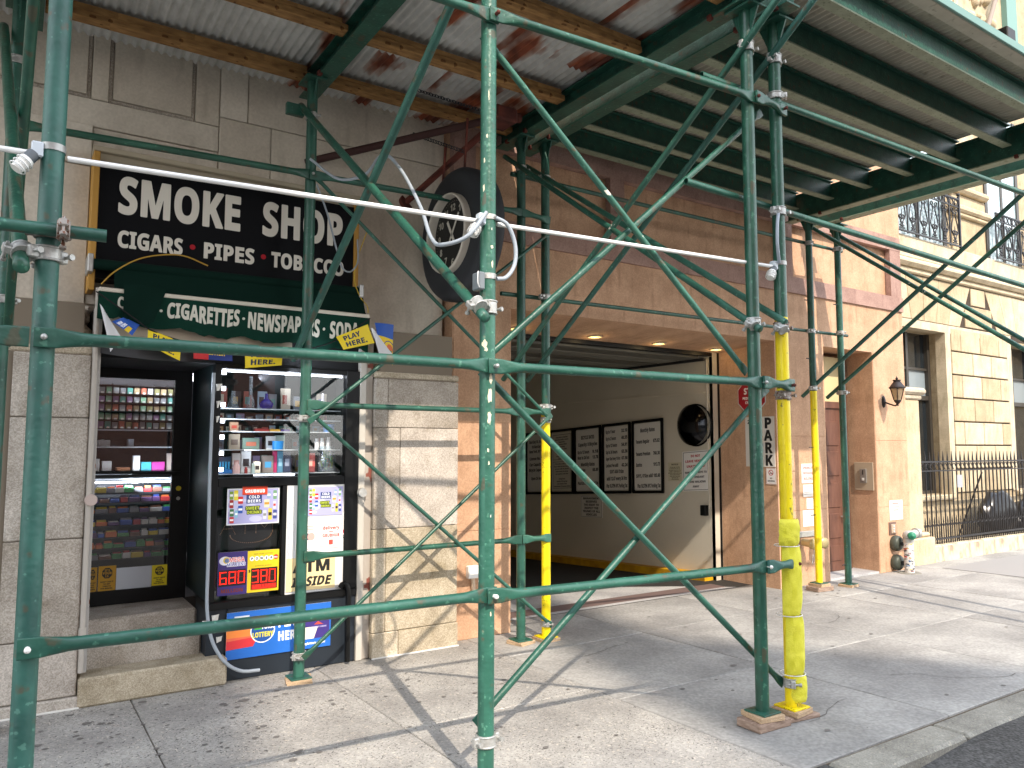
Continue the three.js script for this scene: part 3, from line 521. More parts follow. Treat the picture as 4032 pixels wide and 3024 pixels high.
// unseen building across the street, roofline and spire shaped to shade pavement and posts
{
  const z0 = 40, t = thing('shade_building', 'unseen building across the street with sloping roof and added spire, shaped to shade the pavement', 'building', [-1, 0, z0 + 4]);
  const sh = new THREE.Shape([[-4.4, -0.5], [-4.4, 37.3], [-3.85, 37], [-0.9, 34], [3, 30.6], [14, 26], [14, -0.5]].map(a => new THREE.Vector2(...a)));
  const BRK = texMat(128, (u, v) => { const n = fbm(u, v, 12, 4, 990); return [132 + (n - 0.5) * 50, 92 + (n - 0.5) * 40, 76 + (n - 0.5) * 36, n]; }, 0);
  part(t, 'wall', new THREE.ExtrudeGeometry(sh, { depth: 8, bevelEnabled: false }).translate(0, 0, z0), BRK);
  part(t, 'spire', new THREE.CylinderGeometry(0.3, 0.62, 3.4, 4).rotateY(Math.PI / 4).translate(-3.85, 38.6, z0 + 0.5), BRK);  // added spire, placed to darken the double posts
}

// ---------- sidewalk sheds ----------
const PR = 0.0445;                                 // post radius
const POST = { L: [0.102, 2.824], C: [2.217, 2.91], R1: [4.29, 3.07], R2: [4.606, 3.065], B0: [-0.07, 0.3], B1: [2.05, 0.29], B2: [4.229, 0.284], B3: [4.505, 0.32], B4: [9.08, 0.2], B5: [9.69, 0.23], R3: [9.0, 3.35], R4: [9.5, 3.35] };
const at = (k, y, dx = 0, dz = 0) => V(POST[k][0] + dx, y, POST[k][1] + dz);
// swivel coupler: a two-part collar with lugs and bolts round an upright or tube
function clampGeo(c, axis, R, side = 0, wd = 0.05) {
  const g = [new THREE.CylinderGeometry(R + 0.009, R + 0.009, wd, 18), new THREE.TorusGeometry(R + 0.008, 0.006, 5, 18).rotateX(Math.PI / 2).translate(0, wd / 2 - 0.004, 0), new THREE.TorusGeometry(R + 0.008, 0.006, 5, 18).rotateX(Math.PI / 2).translate(0, -wd / 2 + 0.004, 0)];
  for (const s of [-1, 1]) g.push(cbox(R * s + (s > 0 ? 0 : -0.04), R * s + (s > 0 ? 0.04 : 0), -wd / 2 + 0.004, wd / 2 - 0.004, -0.017, 0.017, 0.005), new THREE.CylinderGeometry(0.008, 0.008, 0.075, 6).rotateX(Math.PI / 2).translate(s * (R + 0.026), 0, 0.008), new THREE.CylinderGeometry(0.014, 0.014, 0.014, 6).rotateX(Math.PI / 2).translate(s * (R + 0.026), 0, 0.05));
  const m = merge(g); m.rotateY(side);
  m.applyQuaternion(new THREE.Quaternion().setFromUnitVectors(UP, axis.clone().normalize())); m.translate(c.x, c.y, c.z);
  return m;
}
const CLAMPM = [GALV, texMat(128, (u, v) => { const n = fbm(u, v, 20, 4, 43); const r = n > 0.6 ? 1 : 0; return [mix(150, 110, r), mix(142, 70, r), mix(134, 50, r), n]; }, 0.001, { roughness: 0.6, metalness: 0.35 })];
const ibeam = (axis, a0, a1, c, y0, y1, w, tf = 0.014, tw = 0.009) => {
  const B = (p, q, ya, yb) => axis === 'z' ? box(p, q, ya, yb, a0, a1) : box(a0, a1, ya, yb, p, q);
  return { bottom: B(c - w / 2, c + w / 2, y0, y0 + tf), web: merge([B(c - tw / 2, c + tw / 2, y0 + tf, y1 - tf), B(c - w / 2, c + w / 2, y1 - tf, y1)]) };
};
function corrugated(x0, x1, z0, z1, y, amp = 0.0125, pitch = 0.068, sag = 0.004) {
  const nx = Math.round((x1 - x0) / pitch * 8), nz = 10, g = new THREE.PlaneGeometry(x1 - x0, z1 - z0, nx, nz).rotateX(-Math.PI / 2), p = g.attributes.position, ph = x0 / pitch * 6.2832;
  for (let i = 0; i < p.count; i++) { const x = p.getX(i), z = p.getZ(i); p.setY(i, Math.sin((x + (x1 - x0) / 2) / pitch * 6.2832 + ph) * amp + Math.sin(z * 3.1 + x0 * 9) * sag); }
  // a second skin gives the sheet its thickness
  const h = g.clone(), q = h.attributes.position; for (let i = 0; i < q.count; i++) q.setY(i, q.getY(i) + 0.0012);
  const ix = h.index.array; for (let i = 0; i < ix.length; i += 3) { const t = ix[i]; ix[i] = ix[i + 1]; ix[i + 1] = t; }
  for (const e of [g, h]) { e.translate((x0 + x1) / 2, y, (z0 + z1) / 2); e.computeVertexNormals(); }
  const r = merge([g, h]), u = r.attributes.uv, pp = r.attributes.position; for (let i = 0; i < u.count; i++) u.setXY(i, pp.getX(i) * 0.55 + x0, pp.getZ(i) * 0.35 + x0 * 3.7);
  return r;
}
const shedA = thing('sidewalk_shed', 'green pipe sidewalk shed with timber joists and rusty corrugated roof before the smoke shop', 'sidewalk shed', [2.1, 0, 1.6]);
const shedB = thing('sidewalk_shed', 'green pipe sidewalk shed with steel purlins and pale corrugated roof before the garage', 'sidewalk shed', [6.8, 0, 1.6]);
const shedC = thing('sidewalk_shed', 'green shed frame with a single bare cross beam standing nearest the side door', 'sidewalk shed', [9.6, 0, 1.6]);
const foot = { L: 0.09, C: 0.09, R1: 0.15, R2: 0.125, B0: 0.05, B1: 0.05, B2: 0.05, B3: 0.05, B4: 0.115, B5: 0.05, R3: 0.1, R4: 0.1 };
function post(shed, k, m, yel, top = 5.03) {
  const y0 = foot[k], p = part(shed, 'post', tube(at(k, (yel || y0)), at(k, top), PR, 24), m, { uv: 1.6 });
  if (yel) part(p, 'yellow_lower_post', tube(at(k, y0), at(k, yel - 0.0005), PR + 0.0005, 24), YELLOW, { uv: 1.3 });
  const [x, z] = POST[k];
  part(p, 'base_plate', cbox(x - 0.085, x + 0.085, y0 - 0.012, y0 - 0.0005, z - 0.085, z + 0.085, 0.002), k === 'B3' || k === 'R2' ? YELLOW : GREEN);
  part(p, 'head_plate', [cbox(x - 0.09, x + 0.09, top - 0.001, top + 0.018, z - 0.12, z + 0.12, 0.003)], GREEN);
  for (const s of [-1, 1]) { const sh = new THREE.Shape([[0, 0], [0.075, 0], [0.012, -0.15], [0, -0.15]].map(a => new THREE.Vector2(a[0], a[1]))); const g = new THREE.ExtrudeGeometry(sh, { depth: 0.012, bevelEnabled: false }).translate(PR * 0.9, 0, -0.006); if (s < 0) g.rotateY(Math.PI); g.rotateY(Math.PI / 2).translate(x, top - 0.002, z); part(p, 'gusset', g, GREEN); }
  return p;
}
post(shedA, 'L', GREENS[2]); post(shedA, 'C', GREENCHIP); post(shedA, 'R1', GREENS[3]); post(shedA, 'B0', GREEN); post(shedA, 'B1', GREEN); post(shedA, 'B2', GREEN);
post(shedB, 'R2', GREENS[3], 2.83); post(shedB, 'B3', GREEN, 2.27); post(shedB, 'B4', GREEN, 2.66); post(shedB, 'R3', GREEN);
post(shedC, 'B5', GREEN); post(shedC, 'R4', GREEN);
{ // flakes where the paint has come off the peeling post, down to the pale primer
  const pc = shedA.children.find(o => o.name === 'post' && Math.abs(o.geometry.attributes.position.getX(0) + 2.1 - POST.C[0]) < 0.1), PRM = M({ color: '#d6cfb4', roughness: 0.8 });
  for (const [y, h, w, a0] of [[2.47, 0.05, 0.02, -0.75], [2.44, 0.03, 0.012, -0.5], [2.28, 0.07, 0.011, 0.1], [2.18, 0.09, 0.014, 0.05], [2.06, 0.08, 0.012, -0.05], [1.88, 0.03, 0.006, -0.2], [1.81, 0.025, 0.005, -0.1], [3.02, 0.025, 0.009, 0.2], [3.36, 0.05, 0.007, -0.9], [3.52, 0.04, 0.005, -0.85], [3.66, 0.03, 0.006, -0.5], [4.02, 0.03, 0.006, -0.2], [2.92, 0.05, 0.006, 0.25], [1.0, 0.03, 0.005, 0.2], [3.9, 0.06, 0.004, -0.3]]) {
    const n = 14, P = [], base = Math.atan2(0 - POST.C[0], 6.51 - POST.C[1]) + a0 + 0.35, T = [];
    for (let k = 0; k < n; k++) { const t = k / n * 6.2832, q = rr(0.6, 1.15); P.push([Math.cos(t) * w * q / PR, Math.sin(t) * h / 2 * q]); }
    const at3 = (s, v) => [POST.C[0] + Math.sin(base + s) * (PR + 0.0009), y + v, POST.C[1] + Math.cos(base + s) * (PR + 0.0009)];
    for (let k = 0; k < n; k++) T.push(...at3(0, 0), ...at3(...P[k]), ...at3(...P[(k + 1) % n]));
    const g = new THREE.BufferGeometry(); g.setAttribute('position', new THREE.Float32BufferAttribute(T, 3)); g.computeVertexNormals();
    part(pc, 'bare_patch', g, PRM);
  }
}
// rails with flattened, bolted ends
const BOLTW = M({ color: '#e6e4de', roughness: 0.5 }), BOLTR = RUST;
function rail(shed, p0, p1, r = 0.0275, bolts = [BOLTW, BOLTW], m0 = GREEN, opt = {}) {
  const m = pick(GREENS);
  const t = part(shed, 'rail', flatTube(p0, p1, r, V(0, 0, 1), opt), m, { uv: 1.6 });
  if (bolts[0]) part(t, 'bolt', [tube(p0.clone().add(V(0.035, 0, 0.002)), p0.clone().add(V(0.035, 0, 0.032)), 0.011, 8), sphere(p0.clone().add(V(0.035, 0, 0.032)), 0.013, 8)], bolts[0]);
  if (bolts[1]) part(t, 'bolt', [tube(p1.clone().add(V(-0.035, 0, 0.002)), p1.clone().add(V(-0.035, 0, 0.032)), 0.011, 8), sphere(p1.clone().add(V(-0.035, 0, 0.032)), 0.013, 8)], bolts[1]);
  return t;
}
const fz = 0.056;
for (const [y, b] of [[2.343, GALV], [1.1, BOLTW], [4.37, BOLTR]]) {
  if (y < 4) rail(shedA, at('L', y, -0.035, fz), at('C', y + 0.004, 0.03, fz), 0.0275, [b, null]);
  else rail(shedA, at('L', y, -0.035, fz), at('C', y, 0.03, fz), 0.0275, [b, null]);
  rail(shedA, at('C', y, -0.035, fz + 0.016), at('R1', y, 0.045, fz + 0.004), 0.0275, [b, b]);
  rail(shedB, at('R1', y, 0.0, fz + 0.02), at('R2', y - 0.005, 0.045, fz), 0.026, [null, BOLTR], GREEN, { fw: 0.045, ft: 0.012, fl: 0.12 });
}
rail(shedA, V(-1.9, 2.343, 2.79), at('L', 2.343, -0.05, fz - 0.01), 0.0275, [null, null]);
// back row rails
rail(shedA, at('B0', 4.13, 0, 0.055), at('B1', 4.2, 0.03, 0.055), 0.027, [null, GALV], GREEN);
rail(shedA, at('B1', 4.19, -0.03, 0.07), at('B2', 4.25, 0.0, 0.055), 0.026, [null, null], GREEN);
for (const y of [2.245, 1.005]) { rail(shedA, at('B1', y, 0, 0.055), at('B2', y, -0.03, 0.055), 0.024, [null, null]); rail(shedB, at('B2', y, -0.02, 0.06), at('B3', y, 0.02, 0.055), 0.026, [null, null], GREEN, { fl: 0.1 }); }
rail(shedA, at('B2', 4.25, -0.03, 0.06), at('B3', 4.21, 0.02, 0.055), 0.026, [null, null], GREEN, { fl: 0.1 });
// braces
const brace = (shed, p0, p1, r, m = GREEN, N = V(0, 0, 1), o = {}) => part(shed, 'brace', flatTube(p0, p1, r, N, { fw: r * 1.5, ft: 0.005, fl: 0.09, ...o }), pick(GREENS), { uv: 1.6 });
const bz = -0.066;
brace(shedA, at('C', 4.31, 0.0, bz), at('R1', 2.42, 0.0, bz), 0.021);
brace(shedA, at('C', 2.36, 0.0, bz - 0.045), at('R2', 4.4, -0.02, bz - 0.045), 0.021);
brace(shedA, at('C', 2.33, 0.0, bz), at('R2', 0.25, 0.0, bz), 0.021);
brace(shedA, at('C', 0.38, 0.0, bz - 0.045), at('R2', 2.33, -0.03, bz - 0.045), 0.021);
const X1 = V(1, 0, 0);
const dang = { e0: false, e1: false };
brace(shedA, at('C', 2.6, -0.075, 0.1), at('B1', 4.82, -0.08, -0.05), 0.03, GREEN, X1, dang);
brace(shedA, at('B1', 2.63, -0.08, -0.1), at('C', 4.86, -0.07, 0.05), 0.029, GREEN, X1, dang);
brace(shedA, at('L', 2.62, -0.09, 0.08), at('B0', 4.85, -0.09, -0.05), 0.03, GREEN, X1, dang);
brace(shedA, at('B0', 2.6, 0.03, -0.1), at('L', 4.86, -0.08, 0.05), 0.029, GREEN, X1, dang);
brace(shedA, at('B2', 4.9, -0.07, -0.2), at('R1', 2.7, -0.05, 0.1), 0.025, GREEN, X1, dang);
brace(shedB, at('B3', 4.86, -0.06, -0.25), at('R2', 2.78, -0.06, 0.08), 0.025, GREEN, X1, dang);
brace(shedA, at('B2', 2.58, -0.07, -0.22), V(4.24, 4.98, 3.42), 0.025, GREEN, X1, dang);
brace(shedB, at('B3', 2.58, -0.06, -0.24), V(4.56, 5.04, 3.46), 0.025, GREEN, X1, dang);
for (const [sh, x, b, r] of [[shedB, 9.12, 'B4', 'R3'], [shedC, 9.68, 'B5', 'R4']]) {
  brace(sh, V(x, 2.6, 0.0), V(x, 5.0, 3.3), 0.026, GREEN, X1, dang);
  brace(sh, V(x + 0.04, 5.0, 0.12), V(x + 0.04, 2.5, 3.35), 0.026, GREEN, X1, dang);
}
// back row X braces
const q = 0.06;
brace(shedA, at('B1', 4.2, 0, q), at('B3', 2.17, 0.02, q), 0.0165, GREEN);
brace(shedA, at('B1', 2.1, 0, q + 0.035), at('B3', 4.08, 0, q + 0.035), 0.0165, GREEN);
brace(shedA, at('B1', 2.2, 0, q), at('B3', 0.15, 0.03, q), 0.0175);
brace(shedA, at('B1', 0.21, 0, q + 0.04), at('B3', 2.22, 0, q + 0.04), 0.0165);
// long coupled tubes behind the posts
const lt = (shed, p0, p1, r = 0.025, m = GREEN) => part(shed, 'tube', pipeOpen(p0, p1, r), m, { uv: 1.6 });
lt(shedB, V(3.94, 4.505, 2.96), V(9.2, 4.365, 3.27)); lt(shedB, V(3.777, 3.709, 2.95), V(9.2, 3.4, 3.27));
lt(shedA, V(-1.6, 2.77, 2.83), V(0.307, 2.785, 2.936), 0.027);
lt(shedB, V(4.136, 4.664, 0.24), V(9.95, 4.73, 0.13), 0.024, GREEN); lt(shedB, V(4.016, 3.42, 0.24), V(10.0, 3.5, 0.14), 0.022);
// couplers
const cl = (shed, c, ax, R, side = 0, w = 0.05, i = 0) => part(shed, 'coupler', clampGeo(c, ax, R, side, w), CLAMPM[i], { uv: 0.2 });
cl(shedA, at('C', 2.68), UP, PR, 0.5, 0.075); cl(shedA, at('C', 2.68, -0.09, 0.05), V(0.1, -0.6, 0.75), 0.031, 0.3, 0.06); cl(shedA, at('C', 0.33), UP, PR, 0.1, 0.06);
cl(shedA, at('L', 2.7), UP, PR, 0.6, 0.06); cl(shedA, at('L', 2.79, 0, 0.02), UP, PR, 0.1, 0.05, 1); cl(shedA, at('L', 2.7, -0.09, 0), V(0.1, -0.6, 0.75), 0.031);
cl(shedA, V(0.15, 2.785, 2.94), V(1, 0, 0.05), 0.028, 1.2, 0.045, 1);
for (const k of ['R1', 'R2']) { const sh = k === 'R1' ? shedA : shedB; cl(sh, at(k, 4.76), UP, PR, 0.2, 0.07); cl(sh, at(k, 2.76), UP, PR, 0.3, 0.07, k === 'R1' ? 0 : 1); cl(sh, at(k, 2.74, -0.07, 0.05), V(0, -0.6, 0.75), 0.026); }
cl(shedB, at('R2', 4.48), UP, PR, 2.2); cl(shedB, at('R2', 3.61), UP, PR, 0.1, 0.06); cl(shedB, at('R2', 2.27), UP, PR, 0.1, 0.06, 1); cl(shedB, at('R2', 0.28), UP, PR, 0.8, 0.06);
for (const [k, ys] of [['B1', [4.72, 2.68, 2.13, 0.21]], ['B2', [4.72, 2.66]], ['B3', [4.66, 3.42, 2.66, 2.3, 2.17, 0.17]], ['B4', [4.7, 3.48, 2.7]], ['B5', [4.7, 3.5, 2.66]], ['B0', [4.6, 2.9]]]) for (const y of ys) cl(k === 'B4' || k === 'B3' ? shedB : k === 'B5' ? shedC : shedA, at(k, y), UP, PR, rr(0, 1.5), 0.055, rnd() < 0.3 ? 1 : 0);
for (const [k, y] of [['B4', 1.0], ['B4', 1.9], ['B4', 3.1], ['B4', 3.9], ['B5', 0.3], ['B5', 3.9]]) part(k === 'B4' ? shedB : shedC, 'pin', tube(at(k, y, -0.13, 0), at(k, y, 0.02, 0), 0.007, 6), STEELDARK);
// transverse beams
for (const [sh, x, top] of [[shedA, 0.0, 5.212], [shedA, 2.13, 5.212], [shedA, 4.24, 5.212], [shedB, 4.53, 5.398], [shedB, 9.06, 5.398], [shedC, 9.55, 5.398]]) {
  const g = ibeam('z', -0.1, 3.3, x, 5.05, top, 0.15), b = part(sh, 'cross_beam', g.web, GREEN);
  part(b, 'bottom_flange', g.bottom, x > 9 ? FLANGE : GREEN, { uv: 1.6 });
  for (const z of [0.12, 0.45, 2.85, 3.2]) part(b, 'bolt', cbox(x - 0.095, x - 0.055, 5.03, 5.072, z - 0.02, z + 0.02, 0.006), RUST);
}
// timber joists (each a pair of stacked planks) and the rusty roof of the left shed
for (const z of [0.17, 1.05, 2.08, 2.98]) for (const [a, b] of [[-1.5, -0.08], [0.08, 2.05], [2.21, 4.16]]) {
  const o = rr(-0.012, 0.012);
  part(shedA, 'joist', cbox(a, b, 5.101 + o, 5.149 + o, z - 0.06, z + 0.06, 0.004), WOOD, { uv: 0.5 });
  part(shedA, 'joist', cbox(a + rr(0, 0.05), b - rr(0, 0.05), 5.15 + o, 5.197, z - 0.055, z + 0.062, 0.004), WOOD, { uv: 0.55 });
}
const rustOf = [0, 0, 1, 0, 0, 1, 1, 2, 2, 2];
for (let i = 0; i < 9; i++) { const x0 = -1.5 + i * 0.644; part(shedA, 'roof_sheet', corrugated(x0, x0 + 0.75, ZU - 0.01, 3.12, 5.229 + i * 0.003), ZINC[rustOf[i]], { own: false }); }
// steel purlins and pale roof of the right shed
for (let i = 0; i < 7; i++) {
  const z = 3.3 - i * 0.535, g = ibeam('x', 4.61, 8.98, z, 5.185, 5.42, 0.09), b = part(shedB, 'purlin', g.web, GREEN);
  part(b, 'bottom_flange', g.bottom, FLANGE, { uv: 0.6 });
}
for (let i = 0; i < 6; i++) { const x0 = 4.4 + i * 0.755; part(shedB, 'roof_sheet', corrugated(x0, x0 + 0.83, -0.13, 3.48, 5.436 + i * 0.0028), DECKCREAM, { own: false }); }
part(shedB, 'edge_trim', [cbox(4.3, 9.1, 5.38, 5.415, 3.485, 3.6, 0.006), box(4.3, 9.1, 5.4155, 5.46, 3.57, 3.6)], DECKCREAM);
part(shedB, 'edge_angle', cbox(4.3, 9.1, 5.37, 5.445, 3.605, 3.63, 0.005), M({ color: '#5f867c', roughness: 0.5 }));
// wooden pads and blocks under the posts
for (const [k, lab, n] of [['R1', 'thick weathered wood block under the green post beside the padded post', 1], ['R2', 'thick weathered wood block under the yellow padded post', 1], ['B4', 'wood block under the yellow post by the brown side door', 1], ['C', 'wood block under the front post with peeling paint', 1], ['L', 'wood block under the front post before the granite pier', 1], ['R3', 'wood block under the far front post of the pale roofed shed', 1], ['R4', 'wood block under the far front post of the bare frame', 1]]) {
  const [x, z] = POST[k], y1 = foot[k] - 0.013 - 0.036, y0 = gy(z) + 0.001, g = cbox(-0.155, 0.155, 0, y1 - y0, -0.1, 0.1, 0.006).rotateY(rr(-0.12, 0.12)).translate(x + 0.01, y0, z);
  single('wood_block', lab, 'wood block', g, BLOCKWOOD, { uv: 0.4 });
}
for (const [k, lab] of [['R1', 'plywood pads stacked on the wood block under the green front post'], ['R2', 'plywood pads stacked on the wood block under the yellow padded post'], ['B1', 'plywood pads under the green post before the lottery banner'], ['B2', 'plywood pads under the green post at the garage edge'], ['B3', 'plywood pads under the yellow post at the garage edge'], ['B4', 'plywood pads on the block of the yellow post by the side door'], ['B5', 'plywood pads under the green post by the brown side door'], ['C', 'plywood pads under the front post with peeling paint'], ['L', 'plywood pads under the front post before the granite pier'], ['B0', 'plywood pads under the back post beside the granite pier'], ['R3', 'plywood pads under the far front post of the pale roofed shed'], ['R4', 'plywood pads under the far front post of the bare frame']]) {
  const [x, z] = POST[k], t = thing('plywood_pads', lab, 'plywood pad', [x, gy(z), z]), blk = 'R1R2B4CLR3R4'.includes(k), y1 = foot[k] - 0.0125, y0 = blk ? y1 - 0.0355 : gy(z) + 0.001, h = (y1 - y0) / 2, a = rr(-0.25, 0.25);
  for (let i = 0; i < 2; i++) part(t, 'plywood_sheet', cbox(-0.1, 0.1, 0, h - 0.0006, -0.1, 0.1, 0.002).rotateY(a + rr(-0.08, 0.08)).translate(x, y0 + i * h, z), PLY, { uv: 0.25 });
}
{ // yellow foam padding tied round the lower right post
  const [x, z] = POST['R2'], t = thing('foam_padding', 'yellow foam padding tied in four bulges to the post', 'foam padding', [x, 0.16, z + 0.07]);
  for (const [y0, y1, cx, w] of [[0.155, 0.335, 4.64, 0.075], [0.345, 0.735, 4.62, 0.09], [0.745, 1.21, 4.605, 0.1], [1.22, 1.4, 4.59, 0.108]]) {
    const n = 20, m = 12, pos = [], ix = [];
    for (let j = 0; j <= m; j++) for (let i = 0; i <= n; i++) {
      const v = j / m, u = i / n * 2 - 1, pin = 1 - 0.16 * Math.pow(Math.abs(v * 2 - 1), 6), a = u * 1.25, R = 0.062 + 0.014 * (1 - u * u);
      const wob = (vnoise(i * 0.5 + y0 * 50, j * 0.6, 64, 3) - 0.5) * 0.01;
      pos.push(cx + Math.sin(a) * w * pin + (v - 0.5) * 0.006, y0 + (y1 - y0) * v, z + Math.cos(a) * R * 1.25 * pin + wob - 0.005);
    }
    for (let j = 0; j < m; j++) for (let i = 0; i < n; i++) { const a = j * (n + 1) + i; ix.push(a, a + 1, a + n + 1, a + 1, a + n + 2, a + n + 1); }
    const g = new THREE.BufferGeometry(); g.setAttribute('position', new THREE.Float32BufferAttribute(pos, 3)); g.setIndex(ix); g.computeVertexNormals();
    // closed back so that the pad has thickness
    const bk = g.clone(), b = bk.attributes.position; for (let i = 0; i < b.count; i++) { b.setX(i, cx + (b.getX(i) - cx) * 0.86); b.setZ(i, z + (b.getZ(i) - z) * 0.72); } const bi = bk.index.array; for (let i = 0; i < bi.length; i += 3) { const s = bi[i]; bi[i] = bi[i + 1]; bi[i + 1] = s; } bk.computeVertexNormals();
    part(t, 'pad', [g, bk], FOAM, { uv: 0.3 });
  }
  for (const [y, cx] of [[0.34, 4.63], [0.74, 4.61], [1.215, 4.6]]) part(t, 'tie', new THREE.TorusGeometry(0.084, 0.003, 5, 26).rotateX(Math.PI / 2).scale(1.05, 1, 0.98).translate(cx - 0.01, y, z + 0.005), WHITEPLASTIC);
}

// ---------- smoke shop front ----------
const GLASS = M({ color: '#ffffff', transmission: 1, roughness: 0.02, thickness: 0, ior: 1.45 });
const front = thing('storefront', 'black framed storefront with glass door, display window and low bulkhead', 'shop front', [1.6, 0, -0.3]);
{
  const b = (n, x0, x1, y0, y1, z0, z1, m = BLACK) => part(front, n, cbox(x0, x1, y0, y1, z0, z1, 0.004), m);
  const DG = M({ color: '#0f2226', roughness: 0.5 });
  b('lintel', 0.5, 2.8, 2.585, 2.95, -1.05, -0.08, BLACKMATT);
  b('bulkhead', 1.56, 2.66, 0.002, 0.58, -0.5, -0.045, M({ color: '#16202a', roughness: 0.55 })); b('bulkhead', 1.40, 1.559, 0.216, 0.58, -0.5, -0.06, M({ color: '#16202a', roughness: 0.55 }));
  b('sill', 1.395, 2.66, 0.581, 0.64, -0.5, -0.02); b('mullion', 1.40, 1.45, 0.641, 2.584, -0.14, -0.03); b('mullion', 2.535, 2.66, 0.641, 2.584, -0.14, -0.03);
  b('transom', 1.451, 2.534, 1.565, 1.64, -0.14, -0.035); b('mullion', 1.985, 2.02, 0.641, 1.564, -0.13, -0.035);
  b('head_rail', 1.451, 2.534, 2.545, 2.584, -0.14, -0.03);
  b('case_side', 1.40, 1.43, 0.641, 2.584, -0.95, -0.141, DG); b('case_back', 1.431, 2.66, 0.641, 2.584, -0.6, -0.57, BLACKMATT); b('case_side', 2.63, 2.66, 0.641, 2.584, -0.56, -0.141, BLACKMATT);
  part(front, 'window_pane', box(1.45, 2.535, 1.64, 2.545, -0.075, -0.07), GLASS); part(front, 'window_pane', box(1.45, 1.985, 0.64, 1.565, -0.075, -0.07), GLASS);
  b('jamb', 2.662, 2.72, 0.002, 2.95, -0.4, -0.02, M({ color: '#b9b4aa', roughness: 0.6 })); b('jamb', 2.722, 2.798, 0.002, 2.95, -0.4, -0.05, texMat(128, (u, v) => { const n = fbm(u, v, 6, 4, 71); return n > 0.74 ? [128, 72, 60, n] : [168, 160, 150, n]; }, 0.001));
  b('jamb', 0.502, 0.56, 0.24, 2.95, -0.5, -0.005, texMat(128, (u, v) => { const n = fbm(u, v, 6, 4, 72); return n > 0.66 ? [120, 74, 50, n] : [164, 160, 154, n]; }, 0.001));
  b('vestibule_side', 0.502, 0.53, 0.54, 2.585, -0.96, -0.51, DG);
  // door
  const d = part(front, 'door_frame', [box(0.53, 0.62, 0.54, 2.585, -1.0, -0.95), box(1.25, 1.399, 0.54, 2.585, -1.0, -0.95), box(0.62, 1.25, 2.5, 2.585, -1.0, -0.95), box(0.62, 1.25, 0.54, 0.66, -1.0, -0.95)], BLACK);
  part(d, 'push_bar', tube(V(0.6, 1.675, -0.925), V(1.32, 1.66, -0.925), 0.014, 8), BLACK);
  part(d, 'glass', box(0.62, 1.25, 0.66, 2.5, -0.98, -0.975), GLASS);
  part(d, 'lock', [tube(V(1.31, 1.52, -0.955), V(1.31, 1.52, -0.94), 0.022, 12)], M({ color: '#c9b52a', roughness: 0.4, metalness: 0.4 }));
  part(d, 'lock', [tube(V(1.31, 1.43, -0.955), V(1.31, 1.43, -0.94), 0.016, 12)], GALV);
}
{ // three worn stone steps
  const t = thing('shop_steps', 'three worn stone steps up to the smoke shop door', 'steps', [1, 0, -0.2]);
  const edge = g => { const p = g.attributes.position; for (let i = 0; i < p.count; i++) { const x = p.getX(i); p.setY(i, p.getY(i) - (p.getY(i) > 0.1 ? 0.008 * Math.sin(x * 4) : 0)); } g.computeVertexNormals(); return g; };
  part(t, 'step', edge(cbox(0.508, 1.548, 0.002, 0.218, -0.21, 0.05, 0.015)), GRANITEWARM[1], { uv: 0.7 }); part(t, 'step', edge(cbox(0.565, 1.395, 0.1, 0.37, -0.43, -0.205, 0.014)), GRANITE[1], { uv: 0.7 }); part(t, 'step', edge(cbox(0.56, 1.4, 0.2, 0.537, -1.04, -0.42, 0.02)), GRANITE[1], { uv: 0.7 });
}
// signs
const flatText = (g, w, h, bg) => { g.fillStyle = bg; g.fillRect(0, 0, w, h); };
const scuff = (g, w, h, n, c, r) => { g.fillStyle = c; for (let i = 0; i < n; i++) { g.globalAlpha = rr(0.1, 0.5); g.beginPath(); g.ellipse(rr(0, w), rr(0, h), rr(0.5, r), rr(0.5, r), 0, 0, 7); g.fill(); } g.globalAlpha = 1; };
{
  const x0 = 0.5, x1 = 2.6, y0 = 3.2, y1 = 4.13, S = 900, X = x => (x - x0) * S, Y = y => (y1 - y) * S;
  const m = canvasMat((x1 - x0) * S, (y1 - y0) * S, (g, w, h) => {
    flatText(g, w, h, '#07090d'); scuff(g, w, h, 300, '#3a4450', 2.5);
    g.fillStyle = '#d9d4c8';
    const word = (s, a, b, yb, yt) => txt(g, s, X((a + b) / 2), Y((yb + yt) / 2) + 4, (yt - yb) * S * 1.4, (b - a) * S);
    word('SMOKE', 0.634, 1.586, 3.745, 4.03); word('SHOP', 1.757, 2.498, 3.745, 4.03);
    word('CIGARS', 0.641, 1.127, 3.472, 3.6); word('PIPES', 1.278, 1.705, 3.472, 3.6); word('TOBACCO', 1.847, 2.515, 3.472, 3.6);
    g.fillStyle = '#a3222c'; for (const x of [1.2, 1.779]) { g.beginPath(); g.arc(X(x), Y(3.545), 20, 0, 7); g.fill(); }
    scuff(g, w, h, 160, '#0c1018', 2);
  }, { roughness: 0.6, specularIntensity: 0.25 });
  const t = plate('shop_sign', 'black SMOKE SHOP signboard with white lettering in a yellow wood frame', 'sign', V(x0, y0, -0.1), V(x1 - x0, 0, 0), V(0, y1 - y0, 0), 0.2, m, BLACK);
  const YW = M({ color: '#b98a3c', roughness: 0.7 });
  part(t, 'frame_post', cbox(0.455, 0.4995, 3.1, 4.2, -0.3, -0.08, 0.004), YW); part(t, 'frame_post', cbox(2.601, 2.645, 3.1, 4.2, -0.3, -0.08, 0.004), YW);
  part(t, 'top_trim', [cbox(0.45, 2.65, 4.201, 4.24, -0.3, -0.07, 0.004), box(0.5, 2.6, 4.131, 4.2, -0.3, -0.12)], M({ color: '#a79c86', roughness: 0.7 }));
}
